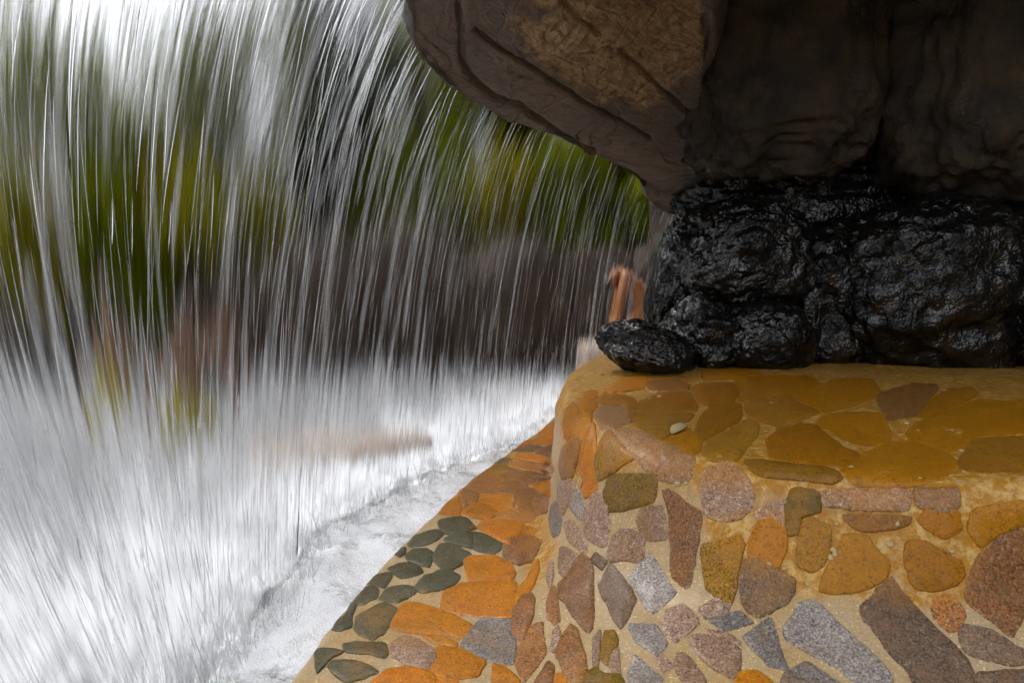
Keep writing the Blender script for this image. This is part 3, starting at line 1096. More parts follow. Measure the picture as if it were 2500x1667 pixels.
dirh[:, 2] = 0
dirh /= np.linalg.norm(dirh, axis=1)[:, None] + 1e-6
rows = []
wid = np.linalg.norm(dirn, axis=1)[:, None]
for k in range(40):          # top face, back to lip
    t = k / 39
    p = innc + (lipc - innc) * t
    p = p + np.array([0, 0, 1.0]) * (0.55 * (1 - t) + 0.42)
    rows.append(p)
NA = 26
for k in range(1, NA):       # rounded lip belly
    a = k / NA * math.pi
    r = 0.21
    p = lipc - dirh * (0.02 + 0.10 * (1 - math.sin(a))) * np.minimum(1, wid / 0.6)
    p = p + np.array([0, 0, 1.0]) * (r + r * math.cos(a))
    rows.append(p)
NU = 190
for k in range(NU):          # underside
    t = (k / (NU - 1)) ** 1.1
    p = (lipc - dirh * 0.10 * np.minimum(1, wid / 0.6)) * (1 - t) + innc * t
    p = p + np.array([0, 0, 1.0]) * (-0.05 * math.sin(math.pi * min(1, t * 1.3)) * np.minimum(1, wid / 1.2))
    rows.append(p)
for k in range(1, 30):       # up into the wall corner
    rows.append(innc + np.array([0.012, 0.010, 0.035]) * k)
SG = np.array(rows)
SGf = SG.reshape(-1, 3)
snm = grid_normals(SG)
# outward = down on the underside
if snm[40 + NA + 60, 150, 2] > 0:
    snm = -snm
snf = snm.reshape(-1, 3)
pxs = to_px(SGf)
under = np.zeros(SG.shape[:2])
under[40 + 4:] = 1
under = under.ravel()


def pdist(P, L):
    return dist_poly(P, np.array(L, float))


def z2(pts):
    return [(800 + x / 2.351, y / 2.351) for x, y in pts]


CRACKS = [
    (z2([(740, -60), (770, 60), (780, 200), (785, 380), (840, 470), (950, 550), (1100, 600), (1230, 690), (1380, 800), (1520, 870)]), 7, 0.045),
    (z2([(860, 210), (1050, 310), (1230, 425), (1450, 560), (1640, 670), (1860, 800)]), 5, 0.04),
    (z2([(1330, 0), (1440, 100), (1560, 190)]), 5, 0.04),
    (z2([(1690, 300), (1850, 450), (2000, 590), (2110, 690), (2160, 780)]), 6, 0.05),
    (z2([(1450, 310), (1560, 290), (1640, 265)]), 4, 0.02),
    (z2([(1760, 1030), (1830, 1060), (1900, 1110), (2060, 1130)]), 4, 0.03),
    (z2([(2180, 120), (2200, 430), (2180, 700), (2160, 980)]), 9, 0.06),
    (z2([(1100, 450), (1230, 425), (1300, 380)]), 3, 0.015),
]
wob = np.stack([fbm(np.concatenate([pxs * 0.02, np.full((len(pxs), 1), s)], 1), 3) for s in (1.0, 7.0)], 1) * 9
disp = 0.035 * fbm(SGf * 1.5, 2) + 0.006 * fbm(SGf * np.array([6, 6, 30.0]), 3)
disp += 0.05 * np.round(fbm(SGf * np.array([1.2, 1.2, 2.0]) + 31, 2) * 7) / 7
disp += 0.008 * np.round(fbm(SGf @ np.array([[1.5, 0.6, 0], [-3.2, 4.5, 0], [0, 0, 4.0]]) + 11, 2) * 5) / 5
vis = under * (np.abs(pxs[:, 0] - 1300) < 900) * (SGf[:, 1] > 0.5)
for L, wpx, dep in CRACKS:
    d = pdist(pxs + wob, L)
    disp -= vis * dep * np.exp(-(d / wpx) ** 2)
PATCH = np.array(z2([(1060, 120), (1100, 70), (1190, 110), (1250, 60), (1300, 30), (1100, 5), (1060, -60), (2140, -60), (2150, 100), (2190, 420), (1950, 500),
                     (1900, 620), (1780, 640), (1700, 560), (1550, 570), (1430, 480), (1250, 370), (1130, 290), (1110, 230)]))


def inside(P, poly):
    c = np.zeros(len(P), bool)
    n = len(poly)
    for i in range(n):
        a, b = poly[i], poly[(i + 1) % n]
        cond = ((a[1] > P[:, 1]) != (b[1] > P[:, 1]))
        xi = (b[0] - a[0]) * (P[:, 1] - a[1]) / (b[1] - a[1] + 1e-9) + a[0]
        c ^= cond & (P[:, 0] < xi)
    return c


pw = pxs + wob * 2.2
dp = dist_poly(pw, np.vstack([PATCH, PATCH[:1]]))
sdp = np.where(inside(pw, PATCH), dp, -dp)
tanm = vis * np.clip(0.5 + sdp / 60, 0, 1)
tanm = np.maximum(tanm, (SGf[:, 1] < 2.6) * under * 0.4)
disp -= 0.009 * np.clip((tanm - 0.5) * 4 + 0.5, 0, 1) * vis
SGf = SGf + snf * disp[:, None]
sq = grid_quads(SG.shape[0], NL)
fnn = np.cross(SGf[sq[:, 1]] - SGf[sq[:, 0]], SGf[sq[:, 2]] - SGf[sq[:, 0]])
ref = snf[sq[:, 0]]
if (fnn * ref).sum() < 0:
    sq = sq[:, ::-1]
slab = obj('overhanging_rock', mesh_np('overhanging_rock', SGf, sq, attrs={'tan': tanm}), M['slab'])
tag(slab, 'grey and tan layered rock slab jutting overhead, water pouring off its edge', 'rock overhang')

# ------------------------------------------------------------------ cave wall, boulders
def lump(name, cen, size, mat, seed, expo=2.6, sub=6, a1=0.16, a2=0.05, f1=1.3, rotz=0.0, tilt=0.0, ridge=0.0):
    V, T = icosphere(sub)
    S = np.sign(V) * np.abs(V) ** (2.0 / expo)
    S = S / np.max(np.abs(S))
    D = V
    n = a1 * fbm(D * f1 + seed * 7.7, 3) + a2 * fbm(D * f1 * 5 + seed * 3.1, 4, 0.55)
    n += 0.006 * fbm(D * f1 * 17 + seed, 3, 0.6)
    if ridge:
        n += ridge * fbm(D * f1 * 2.2 + seed, 3, 0.5, True)
    S = S * (1 + n)[:, None] * np.array(size)
    c, s = math.cos(rotz), math.sin(rotz)
    ct, st = math.cos(tilt), math.sin(tilt)
    S = S @ np.array([[ct, 0, st], [0, 1, 0], [-st, 0, ct]]).T @ np.array([[c, -s, 0], [s, c, 0], [0, 0, 1]]).T
    o = obj(name, mesh_np(name, S, None, T), mat)
    o.location = cen
    return o


def px_lump(name, u0, u1, v0, v1, y, th, mat, seed, **kw):
    a, b = W((u0 + u1) / 2, v0, y), W((u0 + u1) / 2, v1, y)
    l, r = W(u0, (v0 + v1) / 2, y), W(u1, (v0 + v1) / 2, y)
    c = (a + b) / 2
    return lump(name, (c.x, y + th * 0.6, c.z), ((r.x - l.x) / 2, th, (a.z - b.z) / 2), mat, seed, **kw)


# big wall behind everything on the right
plan = catmull([(1.75, 8.6), (1.75, 7.3), (1.9, 6.2), (2.3, 5.75), (3.2, 5.5), (4.6, 5.0), (5.6, 3.8), (5.7, 1.6), (4.9, -0.6), (3.4, -1.9), (2.2, -2.5)], 200)  # unseen bend round the right and rear is added to block sky light
zz = np.linspace(-0.9, 3.9, 110)
WG = np.zeros((110, 200, 3))
WG[..., :2] = plan[None]
WG[..., 2] = zz[:, None]
wn_ = grid_normals(WG)
if wn_[50, 150, 0] > 0:
    wn_ = -wn_
wf = WG.reshape(-1, 3)
wd = 0.16 * fbm(wf * 1.1 + 2, 4) + 0.05 * fbm(wf * 4.5, 3, 0.5, True)
wf = wf + wn_.reshape(-1, 3) * wd[:, None]
wq = grid_quads(110, 200)
fnn = np.cross(wf[wq[:, 1]] - wf[wq[:, 0]], wf[wq[:, 2]] - wf[wq[:, 0]])
if (fnn * wn_.reshape(-1, 3)[wq[:, 0]]).sum() < 0:
    wq = wq[:, ::-1]
cave = obj('cave_wall', mesh_np('cave_wall', wf, wq), M['wall'])
sm = cave.modifiers.new('thick', 'SOLIDIFY')
sm.thickness = 0.6
sm.offset = -1
tag(cave, 'dark damp rock wall behind the black boulders, with an added unseen bend shading the hollow', 'rock wall')
roof = lump('shade_roof', (3.8, 4.4, 3.75), (2.5, 1.7, 0.5), M['wall'], 3, expo=5, a1=0.08, a2=0.03)  # put in overhead to keep sky light off the shelf and rocks
tag(roof, 'dark rough roof added to shade the back of the hollow', 'rock roof')

ROCKS = [
    # name, u0,u1,v0,v1, depth, thickness, material, seed, label, kwargs
    ('wall_block', 1690, 2180, -180, 440, 5.05, 0.6, 'wall', 21, 'broad brown rock block beside the corner crack of the overhang', dict(expo=3.2, a1=0.22, a2=0.06, ridge=0.03, f1=1.6)),
    ('wall_block', 2060, 2330, -200, 380, 5.45, 0.5, 'wall', 27, 'recessed dark rock in the vertical cleft', dict(expo=3, a1=0.25, a2=0.06, ridge=0.03)),
    ('wall_block', 2250, 2800, -220, 490, 4.75, 0.7, 'wall', 34, 'dark rounded rock block right of the black vertical cleft', dict(expo=2.6, a1=0.25, a2=0.06, ridge=0.03, f1=1.6)),
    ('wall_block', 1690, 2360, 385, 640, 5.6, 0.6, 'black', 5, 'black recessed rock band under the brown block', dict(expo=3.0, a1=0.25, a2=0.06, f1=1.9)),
    ('black_boulder', 1606, 1745, 515, 850, 5.0, 0.32, 'black', 41, 'narrow wet black rock fin nearest the falling water', dict(expo=2.4, a1=0.2, a2=0.07, ridge=0.05, tilt=0.22)),
    ('black_boulder', 1655, 2030, 480, 785, 4.75, 0.38, 'black', 52, 'big glistening black boulder beside the narrow fin', dict(expo=2.2, a1=0.22, a2=0.07, ridge=0.05, f1=1.4)),
    ('black_boulder', 1470, 1720, 795, 925, 4.35, 0.28, 'black', 63, 'low wet black rock toe resting on the mosaic corner', dict(expo=2.0, a1=0.25, a2=0.07, ridge=0.05, tilt=0.38)),
    ('black_boulder', 1630, 1850, 730, 930, 4.6, 0.3, 'black', 74, 'small black rock between the toe and the round stone', dict(expo=2.2, a1=0.35, a2=0.07, f1=1.6)),
    ('black_boulder', 1780, 2010, 735, 935, 4.45, 0.26, 'black', 85, 'rounded small black boulder in the middle of the base row', dict(expo=2.1, a1=0.2, a2=0.05)),
    ('black_boulder', 1900, 2260, 540, 945, 4.75, 0.4, 'black', 96, 'tall dark boulder in shadow left of the largest boulder', dict(expo=2.3, a1=0.3, a2=0.06, f1=1.6)),
    ('black_boulder', 2080, 2610, 460, 945, 4.5, 0.5, 'black', 107, 'largest wet black boulder at the right edge of the shelf', dict(expo=2.15, a1=0.2, a2=0.07, ridge=0.05, f1=1.5)),
    ('black_boulder', 2530, 3000, 520, 950, 4.2, 0.5, 'black', 118, 'black boulder beyond the largest one, at the far right', dict(expo=2.4, a1=0.2, a2=0.05)),
]
for nm, u0, u1, v0, v1, y, th, mt, sd_, lab, kw in ROCKS:
    o = px_lump(nm, u0, u1, v0, v1, y, th, M[mt], sd_, **kw)
    tag(o, lab, 'boulder' if 'boulder' in nm else 'rock', 'wet black boulders on the shelf' if 'boulder' in nm else 'rock blocks of the hollow')

# ------------------------------------------------------------------ far bank
BANK = [(-9.6, 11.9, 1.3, 0.75, 'left end of the far bank'), (-7.6, 11.9, 1.2, 0.8, ''), (-5.8, 11.9, 1.15, 0.95, ''), (-4.2, 11.1, 1.1, 1.5, ''), (-2.9, 10.9, 1.0, 2.1, ''),
        (-1.5, 11.0, 1.05, 2.25, ''), (0.0, 10.9, 1.0, 2.0, ''), (1.3, 11.2, 1.0, 1.9, ''), (2.6, 11.2, 1.0, 2.0, '')]
BLAB = ['low brown bank boulder at the far left of the pool', 'low brown bank boulder behind the leftmost bather', 'low brown bank boulder behind the middle bather',
        'mid height brown boulder left of the tall dark ones', 'tall dark brown boulder under the dark tree', 'tallest dark brown boulder in the middle of the bank',
        'tall brown boulder right of the tallest one', 'brown bank boulder left of the hunched bather', 'brown bank boulder behind the hunched bather']
for k, (x, y, rx, h, _) in enumerate(BANK):
    o = lump('bank_boulder', (x, y, h * 0.42 - 0.1), (rx, 0.8, h * 0.58), M['bank'], 200 + k, expo=3.2, sub=5, a1=0.22, a2=0.07, ridge=0.05)
    tag(o, BLAB[k], 'boulder', 'brown boulders along the far bank')
o = lump('flat_rock', (-1.3, 5.3, -0.04), (0.75, 0.32, 0.15), M['tanrock'], 77, sub=5, a1=0.15, a2=0.05, rotz=0.35)
tag(o, 'low tan rock half drowned in the foam behind the curtain', 'rock')


def leaf_cloud(n, rad, size, seed, clumps=14, droop=0.3):
    g = np.random.default_rng(seed)
    cc = g.normal(size=(clumps, 3))
    cc /= np.linalg.norm(cc, axis=1)[:, None]
    cc *= g.uniform(0.25, 0.85, (clumps, 1))
    cr = g.uniform(0.25, 0.5, clumps)
    k = g.integers(0, clumps, n)
    d = g.normal(size=(n, 3))
    d /= np.linalg.norm(d, axis=1)[:, None]
    P = (cc[k] + d * (cr[k] * g.uniform(0.35, 1.0, n) ** 0.5)[:, None]) * np.array(rad)
    t = g.normal(size=(n, 3))
    t[:, 2] -= droop
    t /= np.linalg.norm(t, axis=1)[:, None]
    b = np.cross(t, g.normal(size=(n, 3)))
    b /= np.linalg.norm(b, axis=1)[:, None]
    L = size * g.uniform(0.6, 1.3, n)[:, None]
    Wd = L * 0.42
    V = np.stack([P - t * L * 0.5, P + b * Wd * 0.5, P + t * L * 0.5, P - b * Wd * 0.5], 1).reshape(-1, 3)
    Q = np.arange(n * 4).reshape(n, 4)
    return V, Q


def tube(path, radii, sides=7):
    path = np.array(path, float)
    n = len(path)
    tg = np.gradient(path, axis=0)
    tg /= np.linalg.norm(tg, axis=1)[:, None]
    a = np.cross(tg, np.array([0.31, 0.9, 0.2]))
    a /= np.linalg.norm(a, axis=1)[:, None]
    b = np.cross(tg, a)
    th = np.linspace(0, 2 * math.pi, sides, endpoint=False)
    V = path[:, None] + np.array(radii)[:, None, None] * (np.cos(th)[None, :, None] * a[:, None] + np.sin(th)[None, :, None] * b[:, None])
    return V.reshape(-1, 3), grid_quads(n, sides, True)


def join(parts):
    V, Q, k = [], [], 0
    for v, q in parts:
        V.append(v)
        Q.append(np.asarray(q) + k)
        k += len(v)
    return np.vstack(V), np.vstack(Q)


_tree_cache = {}


def tree(name, loc, h, cr, mat, seed, label, cat='tree', group=None, nleaf=8000, leaf=0.17, trunk_h=0.4, cz=0.68, rz_=0.42):
    key = (name, seed, mat)
    root = empty(name, loc)
    g = random.Random(seed)
    parts = []
    top = h * cz
    path = [(0, 0, -0.3)] + [(g.uniform(-.06, .06) * h * t, g.uniform(-.06, .06) * h * t, top * t) for t in (0.25, 0.5, 0.75, 1.0)]
    r0 = 0.035 * h if cat == 'tree' else 0.02 * h
    parts.append(tube(path, [r0 * 1.3, r0, r0 * 0.85, r0 * 0.7, r0 * 0.4]))
    for k in range(6):
        a = g.uniform(0, 6.28)
        b0 = np.array(path[2]) * (1 - k / 8) + np.array(path[4]) * (k / 8)
        e = b0 + np.array([math.cos(a) * cr * 0.7, math.sin(a) * cr * 0.7, g.uniform(0.05, 0.25) * h])
        parts.append(tube([b0, (b0 + e) / 2 + np.array([0, 0, 0.04 * h]), e], [r0 * 0.45, r0 * 0.3, r0 * 0.12], 5))
    V, Q = join(parts)
    obj('trunk', mesh_np('trunk', V, Q), M['bark'], root)
    V, Q = leaf_cloud(nleaf, (cr, cr, h * rz_), leaf, seed)
    V[:, 2] += h * cz
    V[:, 2] = np.maximum(V[:, 2], 0.02)
    obj('crown', mesh_np('crown', V, Q, smooth=False), M[mat], root)
    tag(root, label, cat, group)
    return root


GT, GS = 'trees beyond the pool', 'shrubs on the far bank'
tree('dark_tree', (-2.7, 13.2, 0.3), 6.6, 1.7, 'leaf_dark', 5, 'tall dark tree rising over the middle of the far bank', group=GT, nleaf=4200, cz=0.6, rz_=0.5)
tree('garden_tree', (-12.0, 15.0, 0.3), 10.0, 2.8, 'leaf_green', 6, 'tall green tree at the far left edge of the view', group=GT, nleaf=3600)
tree('garden_tree', (-8.6, 14.0, 0.3), 7.2, 2.6, 'leaf_green', 7, 'green tree left of centre with open sky above it', group=GT)
tree('garden_tree', (-5.5, 13.6, 0.3), 6.6, 2.4, 'leaf_green', 8, 'green tree just left of the dark tree', group=GT)
tree('garden_tree', (0.3, 15.5, 0.3), 6.2, 2.0, 'leaf_dark', 9, 'dark tree behind the bright shrubs near the overhang', group=GT)
tree('garden_tree', (4.2, 16.0, 0.3), 7.0, 2.4, 'leaf_green', 10, 'green tree hidden mostly behind the rock overhang', group=GT)
tree('garden_tree', (-3.6, 17.5, 0.3), 10.5, 2.6, 'leaf_dark', 11, 'tallest dark tree behind, left of the water edge of the slab', group=GT, nleaf=5200, leaf=0.22)
tree('garden_tree', (0.2, 18.5, 0.3), 11.0, 3.0, 'leaf_dark', 12, 'broad dark tree at the back, above the bright shrubs', group=GT, nleaf=5200, leaf=0.22)
tree('garden_tree', (-1.7, 15.0, 0.3), 8.0, 2.0, 'leaf_green', 13, 'tall green tree between the two dark back trees', group=GT, nleaf=4200, leaf=0.2)
tree('garden_tree', (2.6, 15.0, 0.3), 7.0, 2.0, 'leaf_green', 14, 'green tree above the hunched bather', group=GT, nleaf=4200, leaf=0.2)
SH = [(-10.6, 10.9, 3.0, 1.4, 'leaf_yellow', 'yellow green shrub at the left end of the bank'), (-9.0, 10.9, 2.8, 1.4, 'leaf_green', 'leafy green shrub second from the left of the bank'),
      (-7.4, 11.0, 3.1, 1.4, 'leaf_yellow', 'tall yellow green shrub in front of the low boulders'), (-6.0, 10.9, 2.8, 1.3, 'leaf_bright', 'bright green shrub left of the mid height boulder'),
      (-4.8, 11.1, 3.2, 1.2, 'leaf_yellow', 'yellow green shrub left of the dark tree'), (-1.3, 12.1, 3.9, 1.1, 'leaf_bright', 'bright green shrub right of the dark tree'),
      (0.0, 11.9, 3.8, 1.0, 'leaf_yellow', 'yellow shrub above the tall brown boulder'), (1.1, 12.0, 4.2, 1.1, 'leaf_bright', 'bright green shrub just under the overhang edge'),
      (2.3, 12.2, 4.0, 1.1, 'leaf_bright', 'green shrub beside the narrow black fin'), (3.3, 12.6, 3.6, 1.1, 'leaf_green', 'green shrub furthest right on the bank'),
      (1.7, 13.6, 5.4, 1.4, 'leaf_green', 'tall green bush behind the two bright shrubs under the overhang'), (-3.4, 12.7, 4.0, 1.2, 'leaf_dark', 'dark shrub left of the dark tree trunk'),
      (-2.2, 12.5, 3.8, 1.1, 'leaf_green', 'green shrub in front of the dark tree trunk'), (-6.6, 13.2, 4.2, 1.3, 'leaf_yellow', 'taller yellow green bush behind the bright shrub')]
for k, (x, y, h, cr, mt, lab) in enumerate(SH):
    tree('shrub', (x, y, 0.3), h, cr, mt, 40 + k, lab, 'shrub', GS, nleaf=7500, leaf=0.19, cz=0.55, rz_=0.46)


# ------------------------------------------------------------------ bathers
def body(name, J, bones, loc, rotz, label, mats, extra=None):
    """J joint -> (pos, radius); one skinned surface"""
    names = list(J)
    me = bpy.data.meshes.new('body')
    me.from_pydata([J[k][0] for k in names], [(names.index(a), names.index(b)) for a, b in bones], [])
    me.update()
    root = empty(name, loc)
    root.rotation_euler = (0, 0, rotz)
    o = obj('body', me, None, root)
    sk = o.modifiers.new('skin', 'SKIN')
    sk.use_smooth_shade = True
    for i, k in enumerate(names):
        r = J[k][1]
        d = me.skin_vertices[0].data[i]
        d.radius = r if isinstance(r, tuple) else (r, r)
        d.use_root = (k == 'pelvis')
    sb = o.modifiers.new('sub', 'SUBSURF')
    sb.levels = sb.render_levels = 2
    me.materials.append(mats['skin'])
    tag(root, label, 'person', 'bathers in the pool')
    return root


def cap_lump(name, cen, size, mat, parent, seed=1, expo=2.2):
    V, T = icosphere(3)
    S = np.sign(V) * np.abs(V) ** (2.0 / expo)
    n = 1 + 0.06 * fbm(V * 3 + seed, 2)
    return obj(name, mesh_np(name, S * n[:, None] * np.array(size), None, T), mat, parent, cen)


def standing(loc, rotz, label, shorts, seed):
    g = random.Random(seed)
    aL, aR = g.uniform(0.05, 0.3), g.uniform(0.05, 0.35)
    J = {'pelvis': ((0, 0, 0.95), (0.15, 0.11)), 'waist': ((0, 0, 1.1), (0.135, 0.10)), 'chest': ((0, 0.01, 1.33), (0.165, 0.115)), 'neckb': ((0, 0.01, 1.48), (0.075, 0.07)),
         'neck': ((0, 0.0, 1.54), 0.055), 'jaw': ((0, -0.03, 1.60), (0.065, 0.075)), 'head': ((0, -0.015, 1.69), (0.078, 0.095)), 'crown': ((0, 0, 1.76), (0.06, 0.07)),
         'shl': ((-0.18, 0.01, 1.43), 0.065), 'ell': ((-0.27 - aL * 0.3, 0.0, 1.16), 0.043), 'wrl': ((-0.24 - aL * 0.4, -0.14, 0.95), 0.03), 'hal': ((-0.23 - aL * 0.4, -0.2, 0.87), 0.034),
         'shr': ((0.18, 0.01, 1.43), 0.065), 'elr': ((0.27 + aR * 0.3, 0.0, 1.16), 0.043), 'wrr': ((0.25 + aR * 0.3, -0.16, 0.97), 0.03), 'har': ((0.24 + aR * 0.3, -0.22, 0.90), 0.034),
         'hipl': ((-0.095, 0, 0.88), 0.095), 'knl': ((-0.12, -0.02, 0.49), 0.06), 'anl': ((-0.13, 0.02, 0.09), 0.042), 'tol': ((-0.14, -0.13, 0.04), 0.035),
         'hipr': ((0.095, 0, 0.88), 0.095), 'knr': ((0.12, -0.03, 0.49), 0.06), 'anr': ((0.13, 0.02, 0.09), 0.042), 'tor': ((0.15, -0.13, 0.04), 0.035)}
    B = [('pelvis', 'waist'), ('waist', 'chest'), ('chest', 'neckb'), ('neckb', 'neck'), ('neck', 'jaw'), ('jaw', 'head'), ('head', 'crown'), ('chest', 'shl'), ('shl', 'ell'), ('ell', 'wrl'),
         ('wrl', 'hal'), ('chest', 'shr'), ('shr', 'elr'), ('elr', 'wrr'), ('wrr', 'har'), ('pelvis', 'hipl'), ('hipl', 'knl'), ('knl', 'anl'), ('anl', 'tol'), ('pelvis', 'hipr'), ('hipr', 'knr'),
         ('knr', 'anr'), ('anr', 'tor')]
    root = body('person', J, B, loc, rotz, label, {'skin': M['skin_brown']})
    cap_lump('hair', (0, 0.02, 1.735), (0.095, 0.11, 0.085), M['hair'], root, seed)
    V1, Q1 = tube([(0, 0, 1.03), (0, 0, 0.92), (0, 0, 0.86)], [0.165, 0.185, 0.19], 18)
    V1[:, 1] *= 0.8
    V2, Q2 = tube([(-0.1, 0, 0.88), (-0.12, 0, 0.62)], [0.115, 0.115], 14)
    V3, Q3 = tube([(0.1, 0, 0.88), (0.12, 0, 0.62)], [0.115, 0.115], 14)
    V, Q = join([(V1, Q1), (V2, Q2), (V3, Q3)])
    obj('swim_shorts', mesh_np('swim_shorts', V, Q), M[shorts], root)
    return root


standing((-2.78, 5.8, -0.72), 0.5, 'bare chested bather in yellow shorts, nearest the water curtain', 'yellow_cloth', 1)
standing((-4.2, 7.1, -0.72), -0.4, 'bather in yellow shorts standing further left in the pool', 'yellow_cloth', 2)
standing((-3.5, 8.2, -0.7), 0.2, 'bather in dark shorts standing behind the other two', 'dark_cloth', 3)
# the bather bending forward at the right
J = {'pelvis': ((0.32, 0, 0.36), (0.17, 0.17)), 'waist': ((0.29, 0, 0.56), (0.155, 0.15)), 'chest': ((0.14, 0, 0.77), (0.185, 0.17)), 'neckb': ((0.0, 0, 0.86), 0.085), 'neck': ((-0.07, 0.0, 0.86), 0.06),
     'jaw': ((-0.13, 0.0, 0.81), (0.07, 0.07)), 'head': ((-0.17, 0.0, 0.74), (0.095, 0.085)), 'crown': ((-0.19, 0.0, 0.67), 0.06),
     'shl': ((0.02, -0.18, 0.79), 0.095), 'ell': ((-0.05, -0.22, 0.50), 0.075), 'wrl': ((-0.10, -0.22, 0.24), 0.055), 'hal': ((-0.19, -0.23, 0.16), 0.05),
     'shr': ((0.03, 0.18, 0.79), 0.09), 'elr': ((-0.03, 0.22, 0.50), 0.06), 'wrr': ((-0.08, 0.22, 0.26), 0.045), 'har': ((-0.15, 0.22, 0.17), 0.04),
     'hipl': ((0.32, -0.10, 0.30), 0.12), 'knl': ((0.04, -0.15, 0.10), 0.085), 'anl': ((0.42, -0.14, 0.05), 0.05), 'tol': ((0.55, -0.14, 0.04), 0.04),
     'hipr': ((0.32, 0.10, 0.30), 0.12), 'knr': ((0.06, 0.15, 0.10), 0.085), 'anr': ((0.42, 0.14, 0.05), 0.05), 'tor': ((0.55, 0.14, 0.04), 0.04)}
B = [('pelvis', 'waist'), ('waist', 'chest'), ('chest', 'neckb'), ('neckb', 'neck'), ('neck', 'jaw'), ('jaw', 'head'), ('head', 'crown'), ('chest', 'shl'), ('shl', 'ell'), ('ell', 'wrl'), ('wrl', 'hal'),
     ('chest', 'shr'), ('shr', 'elr'), ('elr', 'wrr'), ('wrr', 'har'), ('pelvis', 'hipl'), ('hipl', 'knl'), ('knl', 'anl'), ('anl', 'tol'), ('pelvis', 'hipr'), ('hipr', 'knr'), ('knr', 'anr'), ('anr', 'tor')]
pb = W(1518, 798, 9.2)
bend = body('person', J, B, (pb.x, pb.y, pb.z - 0.12), 0.0, 'bare backed bather hunched over on hands and knees at the far end of the fall', {'skin': M['skin']})
cap_lump('hair', (-0.195, 0.01, 0.71), (0.085, 0.10, 0.10), M['hair'], bend, 4)
step = lump('pool_step', (pb.x + 0.2, pb.y + 0.1, (pb.z - 0.2) / 2 - 0.1), (0.8, 0.5, (pb.z - 0.2) / 2 + 0.12), M['tanrock'], 88, expo=5, sub=4, a1=0.06, a2=0.03)
tag(step, 'low tan rock that the hunched bather kneels on', 'rock')

# ------------------------------------------------------------------ waterfall
FALL_LIP = np.array([tuple(W(u, v, y)) for u, v, y in LIP_PX[:12]] + [(-0.56, 2.3, 2.46), (-0.72, 1.95, 2.5), (-1.05, 1.7, 2.55), (-1.6, 1.5, 2.6), (-2.6, 1.4, 2.6), (-4.0, 1.3, 2.6)])
FALL_LIP[:, 2] += 0.10
FD = []    # outward direction angle (deg from +Y towards -X), speed, pull back
for k in range(len(FALL_LIP)):
    t = k / (len(FALL_LIP) - 1)
    FD.append((np.interp(t, [0, 0.35, 0.6, 0.72, 0.85, 1], [62, 62, 64, 68, 64, 60]),
               np.interp(t, [0, 0.3, 0.6, 0.8, 1], [0.75, 1.3, 1.75, 2.0, 2.0]),
               np.interp(t, [0, 0.3, 0.6, 0.8, 1], [0.4, 0.7, 1.1, 1.9, 2.3])))
NC = 600
lipF = catmull(FALL_LIP, NC)
parF = catmull(np.array(FD), NC)
seg = np.concatenate([[0], np.cumsum(np.linalg.norm(np.diff(lipF, axis=0), axis=1))])
LEN = seg[-1]


VZ0 = 1.9
SWING = np.interp(lipF[:, 0], [-3.5, -1.6, -1.0, -0.6, -0.4], [7.0, 5.5, 3.0, 0.6, 0.0]) * np.clip((3.2 - lipF[:, 1]) / 1.2, 0, 1) ** 2


def flow(s, t, dv=0.0, da=0.0, off=0.0):
    """position of water that left the lip at arc length s, t seconds ago (arrays)"""
    p = np.stack([np.interp(s, seg, lipF[:, k]) for k in range(3)], -1)
    a = np.radians(np.interp(s, seg, parF[:, 0]) + da)
    v = np.interp(s, seg, parF[:, 1]) * (1 + dv)
    b = np.interp(s, seg, parF[:, 2]) * (1 + dv)
    n = np.stack([-np.sin(a), np.cos(a), 0 * a], -1)
    hor = v * t - b * t * t + off
    q = p + n * hor[..., None]
    q[..., 0] += np.interp(s, seg, SWING) * np.maximum(0, t - 0.2) ** 2
    q[..., 2] = q[..., 2] - VZ0 * t - 4.9 * t * t
    return q


def fall_time(s, z=0.02):
    zl = np.interp(s, seg, lipF[:, 2])
    return (-VZ0 + np.sqrt(VZ0 ** 2 + 19.6 * np.maximum(0.05, zl - z))) / 9.8


